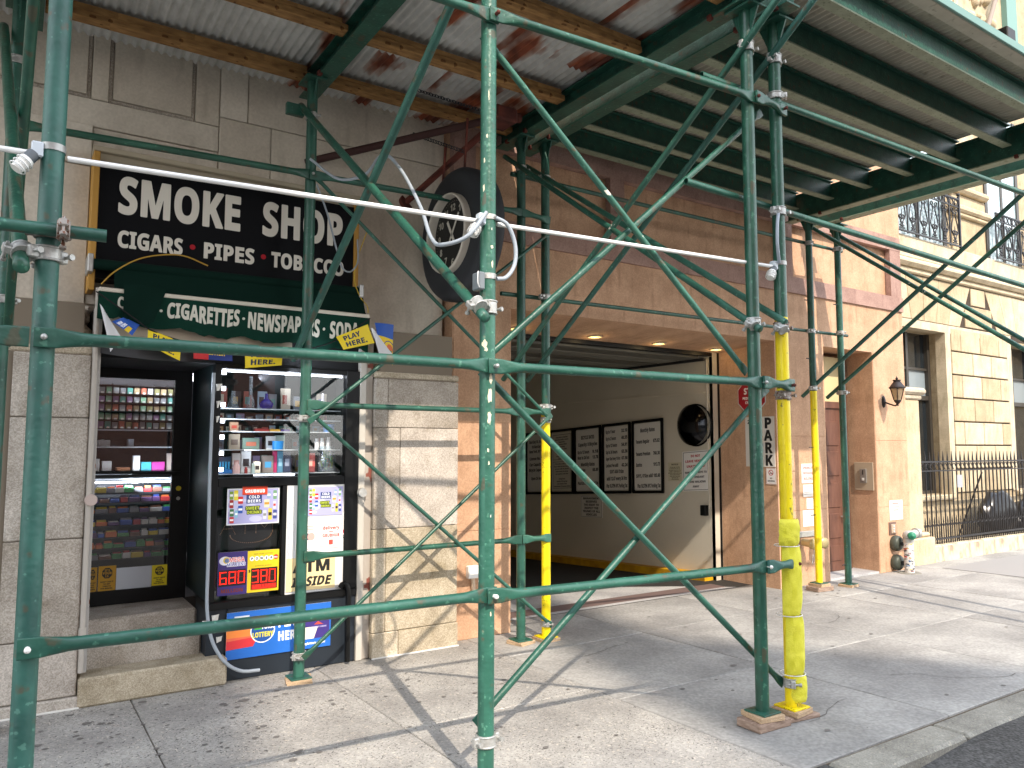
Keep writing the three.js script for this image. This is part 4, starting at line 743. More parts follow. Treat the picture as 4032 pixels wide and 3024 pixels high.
{ // torn green awning
  const a = thing('awning', 'torn dark green awning with CIGARETTES and NEWSPAPERS lettering on its valance', 'awning', [1.6, 2.8, 0.05]);
  const CAN = M({ color: '#0b241d', roughness: 0.9, specularIntensity: 0.2 });
  part(a, 'roller', tube(V(0.48, 3.29, -0.02), V(2.62, 3.32, -0.02), 0.042, 16), CAN);
  part(a, 'roller_bracket', cbox(2.62, 2.66, 3.26, 3.38, -0.2, 0.03, 0.006), GALV); part(a, 'roller_bracket', cbox(0.44, 0.478, 3.22, 3.36, -0.2, 0.03, 0.006), GALV);
  part(a, 'front_bar', cbox(0.512, 2.68, 3.056, 3.092, 0.1, 0.13, 0.008), M({ color: '#cfc8b8', roughness: 0.5 }));
  const sheet = (nx, ny, f) => { const pos = [], uv = [], ix = []; for (let j = 0; j <= ny; j++) for (let i = 0; i <= nx; i++) { const p = f(i / nx, j / ny); pos.push(p.x, p.y, p.z); uv.push(i / nx, 1 - j / ny); } for (let j = 0; j < ny; j++) for (let i = 0; i < nx; i++) { const k = j * (nx + 1) + i; ix.push(k, k + nx + 1, k + 1, k + 1, k + nx + 1, k + nx + 2); } const g = new THREE.BufferGeometry(); g.setAttribute('position', new THREE.Float32BufferAttribute(pos, 3)); g.setAttribute('uv', new THREE.Float32BufferAttribute(uv, 2)); g.setIndex(ix); g.computeVertexNormals(); return g; };
  part(a, 'hood', sheet(30, 10, (u, v) => V(mix(0.62, 2.66, u) , mix(3.3, 3.08, v) - (0.03 + 0.03 * vnoise(u * 9, v * 3, 64, 6)) * Math.sin(v * 3.14), mix(0.0, 0.115, v))), CAN);
  const bot = x => 2.86 - 0.075 * clamp((x - 0.52) / 0.8) - 0.03 * clamp((x - 1.3) / 1.4) + 0.014 * Math.sin(x * 13) + 0.03 * (vnoise(x * 9, 3, 64, 2) - 0.5) + 0.02 * (vnoise(x * 40, 3, 512, 2) - 0.5);
  const vm = canvasMat(2048, 256, (g, w, h) => {
    flatText(g, w, h, '#0d3328'); scuff(g, w, h, 240, '#1c5a49', 4); g.fillStyle = '#d2cfc2'; const X = x => (x - 0.512) / 2.168 * w;
    const word = (s, p, q, y = 104, sz = 168) => txt(g, s, X((p + q) / 2), y, sz, X(q) - X(p));
    word('C', 0.64, 0.69); word('CIGARETTES', 0.99, 1.545); word('NEWSPAPERS', 1.606, 2.222, 112); word('SODA', 2.31, 2.576, 118);
    for (const x of [0.949, 1.576, 2.257]) { g.beginPath(); g.arc(X(x), 108, 11, 0, 7); g.fill(); } g.fillRect(X(0.875), 110, 13, 60);
  }, { roughness: 0.9, specularIntensity: 0.3 });
  part(a, 'valance', sheet(60, 6, (u, v) => { const x = mix(0.512, 2.68, u); return V(x, mix(3.058, bot(x), v), 0.128 + v * (0.016 * Math.sin(u * 23) + 0.03 * (vnoise(u * 30, v * 2, 128, 9) - 0.5)) - 0.02 * v); }), vm, { own: false });
  part(a, 'torn_flap', sheet(8, 8, (u, v) => V(mix(0.68, 0.985 - v * 0.09, u), mix(3.13, 2.845 + 0.02 * Math.sin(u * 7), v), 0.142 + 0.012 * Math.sin(u * 5 + v * 3))), CAN);
  part(a, 'tarp', sheet(20, 4, (u, v) => { const x = mix(0.6, 2.0, u); return V(x, mix(2.9 - 0.1 * u, 2.72 - 0.02 * Math.sin(u * 6), v), 0.05 + 0.01 * Math.sin(u * 14)); }), M({ color: '#a89c8a', roughness: 0.9 }));
  part(a, 'tarp_edge', sheet(20, 3, (u, v) => V(mix(0.55, 1.4, u), mix(2.68, 2.6 - 0.03 * Math.sin(u * 3), v), 0.03 + 0.02 * v)), M({ color: '#2a2b2d', roughness: 0.5 }));
}
// pennants strung under the awning
const quadSheet = (P, z, bow = 0.02) => { const pos = [], uv = [], ix = [], n = 8; const B = (u, v, k) => mix(mix(P[0][k], P[1][k], u), mix(P[3][k], P[2][k], u), v); for (let j = 0; j <= n; j++) for (let i = 0; i <= n; i++) { const u = i / n, v = j / n; pos.push(B(u, v, 0), B(u, v, 1), z + bow * Math.sin(u * 3.3 + v * 2)); uv.push(u, 1 - v); } for (let j = 0; j < n; j++) for (let i = 0; i < n; i++) { const k = j * (n + 1) + i; ix.push(k, k + n + 1, k + 1, k + 1, k + n + 1, k + n + 2); } const g = new THREE.BufferGeometry(); g.setAttribute('position', new THREE.Float32BufferAttribute(pos, 3)); g.setAttribute('uv', new THREE.Float32BufferAttribute(uv, 2)); g.setIndex(ix); g.computeVertexNormals(); return g; };
{
  const PLAY = canvasMat(512, 256, (g, w, h) => { flatText(g, w, h, '#e8cc12'); g.fillStyle = '#1d2a44'; txt(g, 'PLAY', w * 0.4, h * 0.3, 100, 270); txt(g, 'HERE.', w * 0.48, h * 0.72, 100, 360); });
  const LOT = canvasMat(512, 200, (g, w, h) => { flatText(g, w, h, '#16307c'); g.fillStyle = '#c5282c'; g.fillRect(0, 0, w * 0.38, h); g.fillStyle = '#e9c92c'; txt(g, 'LOTTERY', w * 0.6, h * 0.5, 90, 230); });
  const NYF = canvasMat(256, 256, (g, w, h) => { flatText(g, w, h, '#1f56b4'); g.fillStyle = '#fff'; txt(g, 'NEW', 70, 60, 56, 90); txt(g, 'YORK', 75, 110, 56, 110); g.fillStyle = '#e6c41e'; g.fillRect(0, 150, 120, 60); });
  const YFL = canvasMat(256, 512, (g, w, h) => { flatText(g, w, h, '#1f56b4'); g.fillStyle = '#efcf1c'; g.fillRect(0, 190, w, 322); g.lineWidth = 12; g.strokeStyle = '#27418c'; g.beginPath(); g.arc(190, 330, 100, 0, 7); g.stroke(); g.fillStyle = '#d8692f'; g.beginPath(); g.arc(200, 320, 56, 0, 7); g.fill(); g.fillStyle = '#3c8a3f'; g.fillRect(140, 340, 100, 46); g.fillStyle = '#27418c'; txt(g, 'YU', 180, 450, 70, 110); });
  const WB = M({ color: '#d9dadd', roughness: 0.6 });
  const grp = 'pennants strung under the awning';
  for (const [lab, P, z, m] of [['yellow PLAY HERE pennant hanging slantwise under the torn awning flap', [[0.857, 2.796], [1.101, 2.711], [1.095, 2.569], [0.851, 2.68]], 0.15, PLAY], ['yellow HERE pennant hanging over the display window', [[1.581, 2.7], [1.9, 2.691], [1.893, 2.582], [1.585, 2.537]], 0.15, PLAY], ['yellow PLAY HERE pennant tilted upward at the awning end', [[2.338, 2.852], [2.633, 2.99], [2.707, 2.828], [2.401, 2.741]], 0.2, PLAY], ['red and blue lottery pennant above the shop door', [[1.186, 2.72], [1.496, 2.7], [1.499, 2.595], [1.195, 2.591]], 0.12, LOT], ['blue and yellow lottery pennant hanging from the awning end', [[2.74, 3.027], [2.929, 3.024], [2.931, 2.649], [2.796, 2.723]], 0.1, YFL], ['white backed pennant twisted beside the blue and yellow one', [[2.672, 2.965], [2.715, 2.942], [2.902, 2.738], [2.756, 2.707]], 0.17, WB], ['white rolled pennant hanging at the door side of the awning', [[0.521, 2.958], [0.56, 2.9], [0.675, 2.723], [0.605, 2.599]], 0.16, WB], ['blue NEW YORK pennant crumpled under the awning by the door', [[0.608, 2.833], [0.697, 2.876], [0.801, 2.828], [0.748, 2.737]], 0.14, NYF]])
    single('pennant', lab, 'pennant', quadSheet(P, z), m, { own: false, group: grp });
  single('bunting_line', 'dark cord strung with pennants below the awning', 'cord', wire([[0.494, 3.047], [0.773, 2.859], [0.859, 2.797], [1.097, 2.723], [1.436, 2.697], [1.921, 2.702], [2.311, 2.805], [2.669, 3.051]].map(a => V(a[0], a[1], 0.16)), 0.006, 6), BLACKMATT);
  single('yellow_cable', 'yellow cable arching over the awning roller', 'cable', wire([[0.533, 3.122], [0.614, 3.225], [0.785, 3.353], [0.976, 3.414], [1.109, 3.423], [1.293, 3.368]].map(a => V(a[0], a[1], 0.06)), 0.006, 6), M({ color: '#b08a2e', roughness: 0.6 }));
  single('yellow_cable', 'yellow cable hanging down the end of the black sign', 'cable', wire([[2.687, 3.9], [2.582, 3.573], [2.571, 3.405], [2.632, 3.259], [2.699, 3.183], [2.707, 3.128]].map(a => V(a[0], a[1], 0.02)), 0.005, 6), M({ color: '#c2a32e', roughness: 0.6 }));
}
// posters, LED boards and signs on the lower window
const bevelTxt = (g, s, x, y, size, w, fill, out, lw) => { g.save(); g.font = `bold ${size}px sans-serif`; const k = w / g.measureText(s).width; g.translate(x, y); g.scale(k, 1); g.textAlign = 'center'; g.textBaseline = 'middle'; g.lineJoin = 'round'; g.lineWidth = lw; g.strokeStyle = out; g.strokeText(s, 0, 0); g.fillStyle = fill; g.fillText(s, 0, 0); g.restore(); };
const drinks = (g, w, h, bar) => {
  const gr = hex('#a9a9d6'); flatText(g, w, h, `rgb(${gr})`); g.fillStyle = '#c4c6e6'; for (let i = 0; i < 6; i++) { g.beginPath(); g.ellipse(rr(0, w), rr(h * 0.1, h * 0.9), rr(40, 90), rr(16, 40), 0, 0, 7); g.fill(); }
  const can = (x, y, cw, ch, c, t) => { g.fillStyle = c; g.beginPath(); g.roundRect ? g.roundRect(x, y, cw, ch, 8) : g.rect(x, y, cw, ch); g.fill(); g.fillStyle = t; g.fillRect(x + 4, y + ch * 0.35, cw - 8, ch * 0.28); };
  for (const a of [[24, 30, 40, 90, '#7a9c3c', '#eee'], [70, 20, 46, 110, '#e2d23c', '#f7f2a8'], [26, 124, 42, 90, '#a72a28', '#eee'], [116, 90, 54, 80, '#c9262c', '#fff'], [30, 224, 44, 80, '#3c7a4a', '#eee'], [118, 190, 50, 84, '#2b57b0', '#fff'], [30, 310, 46, 70, '#c63a3a', '#fff'], [84, 240, 34, 80, '#8ac1d8', '#fff'], [430, 40, 42, 80, '#8ea6c4', '#fff'], [500, 30, 40, 100, '#6f9a76', '#fff'], [400, 130, 60, 90, '#d6d2bc', '#c8962e'], [500, 150, 34, 90, '#c9ccd6', '#c23b3b'], [390, 250, 40, 100, '#cfd3dd', '#888'], [448, 230, 44, 130, '#d9c24a', '#222'], [502, 250, 44, 100, '#3a4a8c', '#ddd']]) can(...a);
  g.fillStyle = '#2a3f7a'; g.fillRect(205, 74, 170, 96); bevelTxt(g, 'COLD', 290, 98, 46, 120, '#fff', '#2a3f7a', 12); bevelTxt(g, 'BEERS', 290, 144, 46, 148, '#fff', '#2a3f7a', 12);
  bevelTxt(g, 'SWEET', 275, 222, 48, 150, '#c6d63a', '#1c2a1a', 16); bevelTxt(g, 'DRINKS', 295, 268, 46, 160, '#c6d63a', '#1c2a1a', 16);
};
const DRK = canvasMat(570, 400, (g, w, h) => { drinks(g, w, h); g.lineWidth = 14; g.strokeStyle = '#eef0f2'; g.strokeRect(5, 5, w - 10, h - 10); });
const EDGE = M({ color: '#d8d8d4', roughness: 0.5 });
const flatSign = (name, lab, cat, x0, x1, y0, y1, z, m, th = 0.006, edge = EDGE) => plate(name, lab, cat, V(x0, y0, z), V(x1 - x0, 0, 0), V(0, y1 - y0, 0), th, m, edge);
{
  flatSign('drinks_poster', 'white edged COLD BEERS SWEET DRINKS poster behind the black framed lower pane', 'poster', 1.532, 1.962, 1.25, 1.55, -0.062, DRK);
  flatSign('delivery_sticker', 'red GRUBHUB strip on top of the drinks poster', 'sticker', 1.651, 1.858, 1.496, 1.57, -0.055, canvasMat(300, 110, (g, w, h) => { flatText(g, w, h, '#e04320'); g.fillStyle = '#fff'; txt(g, 'GRUBHUB', w / 2, h * 0.6, 56, 240); }), 0.003);
  { // unlit dot-matrix ATM sign
    const t = thing('atm_dot_sign', 'unlit ATM sign of small lamp dots inside the lower pane', 'dot sign', [1.72, 1.04, -0.12]);
    part(t, 'board', box(1.47, 1.97, 1.045, 1.3, -0.15, -0.13), BLACKMATT);
    const D = []; const put = (x, y) => D.push(new THREE.CylinderGeometry(0.0035, 0.0035, 0.006, 6).rotateX(Math.PI / 2).translate(x, y, -0.128));
    const stroke = (x0, y0, x1, y1) => { const L = Math.hypot(x1 - x0, y1 - y0), n = Math.round(L / 0.0125); for (let i = 0; i <= n; i++) put(mix(x0, x1, i / n), mix(y0, y1, i / n)); };
    stroke(1.5, 1.17, 1.56, 1.29); stroke(1.56, 1.29, 1.62, 1.17); stroke(1.525, 1.215, 1.6, 1.215); stroke(1.65, 1.28, 1.75, 1.28); stroke(1.7, 1.28, 1.7, 1.17); stroke(1.79, 1.17, 1.79, 1.29); stroke(1.79, 1.29, 1.86, 1.21); stroke(1.86, 1.21, 1.93, 1.29); stroke(1.93, 1.29, 1.93, 1.17);
    for (let i = 0; i <= 30; i++) { const a = Math.PI + i / 30 * Math.PI; put(1.75 + Math.cos(a) * 0.17, 1.16 + Math.sin(a) * 0.07); }
    part(t, 'lamp_dots', D, M({ color: '#8c6a50', roughness: 0.5 })).userData.kind = 'stuff';
  }
  // LED jackpot boards with glowing digits
  const seg = { 6: 'acdefg', 8: 'abcdefg', 0: 'abcdef', 3: 'abcdg' };
  function ledDigits(parent, s, x0, y0, w, h, z) {
    const OFF = M({ color: '#4a2216', roughness: 0.5 }), ON = M({ color: '#ff2a14', emissive: '#ff1c0a', emissiveIntensity: 1.6 });
    [...s].forEach((ch, k) => {
      const a = x0 + k * w, W = w * 0.78, H = h, t = 0.008;
      const S = { a: [a, a + W, y0 + H - t, y0 + H], g: [a, a + W, y0 + H / 2 - t / 2, y0 + H / 2 + t / 2], d: [a, a + W, y0, y0 + t], f: [a, a + t, y0 + H / 2, y0 + H], b: [a + W - t, a + W, y0 + H / 2, y0 + H], e: [a, a + t, y0, y0 + H / 2], c: [a + W - t, a + W, y0, y0 + H / 2] };
      for (const q in S) { const v = S[q], i = 0.0015; part(parent, 'segment', box(v[0] + i, v[1] - i, v[2] + i, v[3] - i, z - 0.004, z), seg[ch].includes(q) ? ON : OFF); }
    });
  }
  const mg = flatSign('jackpot_board', 'purple lottery jackpot board with red LED digits 680', 'LED board', 1.474, 1.708, 0.684, 1.033, -0.056, canvasMat(300, 450, (g, w, h) => {
    flatText(g, w, h, '#3b2a72'); g.fillStyle = '#e9e6f2'; g.beginPath(); g.ellipse(70, 90, 58, 46, 0, 0, 7); g.fill(); g.fillStyle = '#e6c733'; g.beginPath(); g.arc(86, 86, 34, 0, 7); g.fill(); g.fillStyle = '#6d7ea8'; g.beginPath(); g.arc(90, 88, 24, 0, 7); g.fill();
    bevelTxt(g, 'MEGA', 190, 84, 60, 160, '#d8332c', '#fff', 8); bevelTxt(g, 'MILLIONS', 185, 134, 46, 190, '#2a3a9c', '#fff', 8); g.fillStyle = '#14101c'; g.fillRect(8, 186, w - 16, 170); g.fillStyle = '#7a2a1a'; txt(g, 'MILLION', w / 2, 405, 50, 230);
  }));
  ledDigits(mg, '680', 1.49, 0.775, 0.072, 0.1, -0.05);
  const pw = flatSign('jackpot_board', 'yellow POWERBALL jackpot board with red LED digits 380', 'LED board', 1.71, 1.97, 0.688, 1.03, -0.054, canvasMat(340, 440, (g, w, h) => {
    flatText(g, w, h, '#e3c71e'); g.fillStyle = '#8a7a22'; txt(g, 'NEW YORK LOTTERY', w / 2, 36, 18, 210, 'center', 'normal'); [...'POWER'].forEach((c, i) => { g.fillStyle = '#fff'; g.beginPath(); g.arc(46 + i * 52, 84, 24, 0, 7); g.fill(); g.fillStyle = '#222'; txt(g, c, 46 + i * 52, 85, 36); });
    g.fillStyle = '#c32a28'; g.beginPath(); g.arc(306, 80, 26, 0, 7); g.fill(); g.fillStyle = '#fff'; txt(g, 'BALL', 306, 81, 18, 40); g.fillStyle = '#171008'; g.fillRect(40, 186, 286, 226); txt(g, '$', 22, 214, 40); g.fillStyle = '#8a7a22'; txt(g, 'ESTIMATED JACKPOT', w / 2, 164, 16, 180, 'center', 'normal');
  }));
  ledDigits(pw, '380', 1.748, 0.765, 0.07, 0.105, -0.048);
  part(pw, 'lit_word', panelGeo(V(1.745, 0.712, -0.0475), V(0.205, 0, 0), V(0, 0.042, 0)), canvasMat(256, 56, (g, w, h) => { flatText(g, w, h, '#2a0a06'); g.fillStyle = '#ff2a14'; txt(g, 'MILLION', w / 2, h / 2 + 2, 50, 240); }, { emissive: '#ff1c0a', emissiveIntensity: 0.35 }), { own: false });
  // white board with its posters
  const wb = flatSign('white_window_board', 'large white board filling the window pane beside the jackpot boards', 'board', 2.022, 2.6, 0.643, 1.563, -0.04, canvasMat(580, 920, (g, w, h) => { flatText(g, w, h, '#d9d9d8'); scuff(g, w, h, 240, '#a9a5a0', 7); g.fillStyle = '#d88aa0'; for (let i = 0; i < 20; i++) g.fillRect(10 + rr(0, 20), 300 + i * 16, 6, 14); }), 0.02);
  flatSign('drinks_poster', 'COLD BEERS poster in a clear sleeve on the white board', 'poster', 2.2, 2.52, 1.297, 1.545, -0.034, canvasMat(570, 400, (g, w, h) => { drinks(g, w, h); }));
  flatSign('delivery_poster', 'white delivery with GRUBHUB poster on the white board', 'poster', 2.31, 2.525, 1.013, 1.25, -0.034, canvasMat(300, 330, (g, w, h) => { flatText(g, w, h, '#f0eeec'); g.strokeStyle = '#d8584a'; g.lineWidth = 5; g.strokeRect(16, 40, w - 32, h - 60); g.fillStyle = '#d8483c'; txt(g, 'delivery', w / 2, 90, 58, 210); txt(g, 'with', w / 2, 136, 26, 50); txt(g, 'GRUBHUB', w / 2, 182, 54, 220); g.fillRect(w / 2 - 26, 234, 52, 60); }));
  flatSign('card_notice', 'small card payment notice on the white board', 'notice', 2.1, 2.285, 1.015, 1.222, -0.034, canvasMat(200, 220, (g, w, h) => { flatText(g, w, h, '#e9e7e3'); g.fillStyle = '#8a6a5a'; for (let i = 0; i < 4; i++) g.fillRect(20, 14 + i * 14, 150, 5); g.fillStyle = '#1c3c5c'; g.fillRect(20, 80, 110, 60); g.fillStyle = '#e0a59c'; g.beginPath(); g.arc(150, 110, 36, 0, 7); g.fill(); }));
  flatSign('red_sticker', 'small red and white sticker at the edge of the white board', 'sticker', 2.523, 2.59, 1.09, 1.162, -0.035, canvasMat(96, 96, (g, w, h) => { flatText(g, w, h, '#b02030'); g.fillStyle = '#111'; g.fillRect(0, 60, w, 36); g.fillStyle = '#fff'; txt(g, 'Vision', w / 2, 50, 34, 80); txt(g, 'MEDIA', w / 2, 78, 22, 70); }), 0.002);
  flatSign('unite_sticker', 'narrow UNITE sticker at the top corner of the white board', 'sticker', 2.555, 2.599, 1.46, 1.56, -0.035, canvasMat(64, 160, (g, w, h) => { flatText(g, w, h, '#e8e6dc'); g.fillStyle = '#d02c8c'; g.fillRect(0, 0, 20, h); g.fillStyle = '#222'; g.save(); g.translate(42, h / 2); g.rotate(-Math.PI / 2); txt(g, 'UNITE', 0, 0, 36, 130); g.restore(); }), 0.002);
  flatSign('atm_sign', 'cream ATM INSIDE sign with black lettering on the white board', 'sign', 2.028, 2.46, 0.665, 0.945, -0.03, canvasMat(620, 400, (g, w, h) => { flatText(g, w, h, '#e6cf9a'); scuff(g, w, h, 60, '#c9a860', 10); g.fillStyle = '#141312'; txt(g, 'ATM', w * 0.52, h * 0.28, 190, 480); txt(g, 'INSIDE', w * 0.5, h * 0.74, 150, 500, 'center', 'italic bold'); }));
  flatSign('lottery_banner', 'blue lottery PLAY HERE banner fixed low on the bulkhead', 'banner', 1.552, 2.43, 0.17, 0.545, -0.03, canvasMat(1024, 440, (g, w, h) => {
    flatText(g, w, h, '#1c66c0'); g.fillStyle = '#f0893c'; g.fillRect(0, 160, 250, 80); g.fillStyle = '#e8684a'; g.fillRect(0, 240, 250, 60); g.fillStyle = '#d8323a'; g.beginPath(); g.moveTo(0, 270); g.lineTo(300, 250); g.lineTo(250, 340); g.lineTo(0, 350); g.fill(); g.fillStyle = '#d9dde6'; g.fillRect(70, 40, 140, 40);
    g.fillStyle = '#fff'; g.beginPath(); g.arc(340, 200, 118, 0, 7); g.fill(); g.fillStyle = '#1b4f9c'; g.beginPath(); g.arc(340, 200, 108, 0, 7); g.fill(); g.fillStyle = '#3f9a48'; g.beginPath(); g.moveTo(250, 190); g.lineTo(300, 130); g.lineTo(340, 190); g.fill(); g.fillStyle = '#fff'; txt(g, 'NEW', 385, 120, 46, 90); txt(g, 'YORK', 385, 170, 50, 120); g.fillStyle = '#e6d63a'; txt(g, 'LOTTERY', 340, 240, 64, 200);
    g.fillStyle = '#fff'; txt(g, 'PLAY', 600, 150, 120, 230); txt(g, 'HERE', 600, 280, 120, 230); g.fillStyle = '#3a2a78'; g.fillRect(760, 96, 250, 250); g.fillStyle = '#e9e2c8'; g.beginPath(); g.moveTo(760, 230); g.lineTo(890, 230); g.lineTo(850, 346); g.lineTo(760, 346); g.fill(); g.fillStyle = '#d4286c'; txt(g, 'Red Bull', 890, 150, 56, 210); g.fillStyle = '#c8483c'; g.beginPath(); g.moveTo(850, 210); g.lineTo(890, 180); g.lineTo(930, 205); g.lineTo(950, 214); g.fill(); g.fillStyle = '#a8a2c8'; txt(g, 'ENERGY DRINK', 905, 236, 22, 150); g.fillStyle = '#fff'; txt(g, 'nylottery.ny.gov', 860, 390, 28, 220);
  }), 0.006);
  // age notices and a white sheet low on the door glass
  const AGE = (c) => canvasMat(200, 280, (g, w, h) => { flatText(g, w, h, c); g.fillStyle = '#1c1a14'; g.beginPath(); for (let k = 0; k < 8; k++) { const a = Math.PI / 8 + k * Math.PI / 4; g.lineTo(100 + Math.cos(a) * 62, 80 + Math.sin(a) * 62); } g.fill(); g.fillStyle = c; txt(g, "IT'S", 100, 50, 32, 60); txt(g, 'YOUR', 100, 82, 36, 104); txt(g, 'I.D.', 100, 114, 30, 44); g.fillStyle = '#1c1a14'; ["DON'T USE IT", 'TO GET', 'TOBACCO', 'FOR MINORS.'].forEach((s, i) => txt(g, s, 100, 176 + i * 24, 22, [150, 80, 96, 140][i])); });
  const yb = 0.665;
  flatSign('age_notice', "bright yellow IT'S YOUR I.D. notice on the door glass by the lock side", 'notice', 1.12, 1.245, yb, 0.845, -0.968, AGE('#e8d414'), 0.003);
  flatSign('age_notice', "dull amber IT'S YOUR I.D. notice on the door glass beside the white sheet", 'notice', 0.70, 0.835, yb - 0.01, 0.87, -0.968, AGE('#b98a18'), 0.003);
  flatSign('age_notice', "amber notice cut off at the hinge side of the door glass", 'notice', 0.625, 0.69, yb - 0.01, 0.865, -0.968, AGE('#b0841c'), 0.003);
  flatSign('white_sheet', 'pale blank sheet taped low on the door glass between yellow notices', 'sheet', 0.838, 1.118, yb - 0.005, 0.845, -0.968, M({ color: '#c9cfd6', roughness: 0.5 }), 0.003);
}
// light strips inside
{
  const LED = M({ color: '#ffffff', emissive: '#e8f0ff', emissiveIntensity: 5 });
  const t = thing('led_strip', 'bright white LED strip round the top and side of the display case', 'LED strip', [1.48, 1.65, -0.1]);
  part(t, 'top_strip', box(1.47, 2.52, 2.526, 2.54, -0.115, -0.1), LED);
  for (let i = 0; i < 7; i++) part(t, 'lamp', [box(1.468, 1.5, 1.69 + i * 0.135, 1.725 + i * 0.135, -0.11, -0.1)], LED);
  part(t, 'bottom_strip', box(1.75, 2.1, 1.652, 1.66, -0.105, -0.095), LED);
  const l = new THREE.RectAreaLight(0xe8f0ff, 50, 1.0, 0.03); l.position.set(2.0 - 1.48, 2.52 - 1.65, -0.13 + 0.1); l.lookAt(V(2.0, 1.9, -0.36)); l.name = 'case_light'; t.add(l);
  const l2 = new THREE.RectAreaLight(0xe8f0ff, 30, 0.03, 0.85); l2.position.set(1.515 - 1.48, 2.1 - 1.65, -0.1 + 0.1); l2.lookAt(V(2.2, 2.1, -0.4)); l2.name = 'case_light'; t.add(l2);
  const r = thing('shop_tube_light', 'long white ceiling light seen through the top of the shop door', 'ceiling light', [1.1, 2.7, -2.4]);
  part(r, 'tube', box(0.6, 1.9, 2.62, 2.66, -2.46, -2.4), M({ color: '#ffffff', emissive: '#f2f6ff', emissiveIntensity: 3 }));
  part(r, 'housing', box(0.58, 1.92, 2.662, 2.7, -2.5, -2.36), WHITEPLASTIC);
  const l3 = new THREE.RectAreaLight(0xf2f6ff, 60, 1.3, 0.06); l3.position.set(1.25 - 1.1, 2.6 - 2.7, -2.43 + 2.4); l3.lookAt(V(1.25, 1.0, -1.9)); l3.name = 'ceiling_glow'; r.add(l3);
  const r2 = thing('shop_tube_light', 'added unseen light above the shop door head that brightens the rack', 'ceiling light', [1.0, 2.8, -1.15]);  // added lamp hidden above the door head, brightens the rack
  part(r2, 'tube', box(0.62, 1.36, 2.8, 2.83, -1.18, -1.14), M({ color: '#ffffff', emissive: '#f2f6ff', emissiveIntensity: 3 }));
  part(r2, 'housing', box(0.6, 1.38, 2.832, 2.86, -1.2, -1.12), WHITEPLASTIC);
  const l5 = new THREE.RectAreaLight(0xf2f6ff, 220, 0.74, 0.1); l5.position.set(0, -0.02, 0); l5.lookAt(V(1.0, 1.0, -1.5)); l5.name = 'rack_fill'; r2.add(l5);
  const c = thing('counter_light', 'thin white light strip under the shop counter edge', 'light strip', [1.0, 1.56, -1.46]);
  part(c, 'strip', box(0.65, 1.32, 1.56, 1.575, -1.42, -1.41), M({ color: '#ffffff', emissive: '#e8f0ff', emissiveIntensity: 5 }));
  const l4 = new THREE.RectAreaLight(0xe8f0ff, 60, 0.7, 0.03); l4.position.set(0.0, -0.02, 0.07); l4.lookAt(V(1.0, 0.9, -1.45)); l4.name = 'counter_glow'; c.add(l4);
}
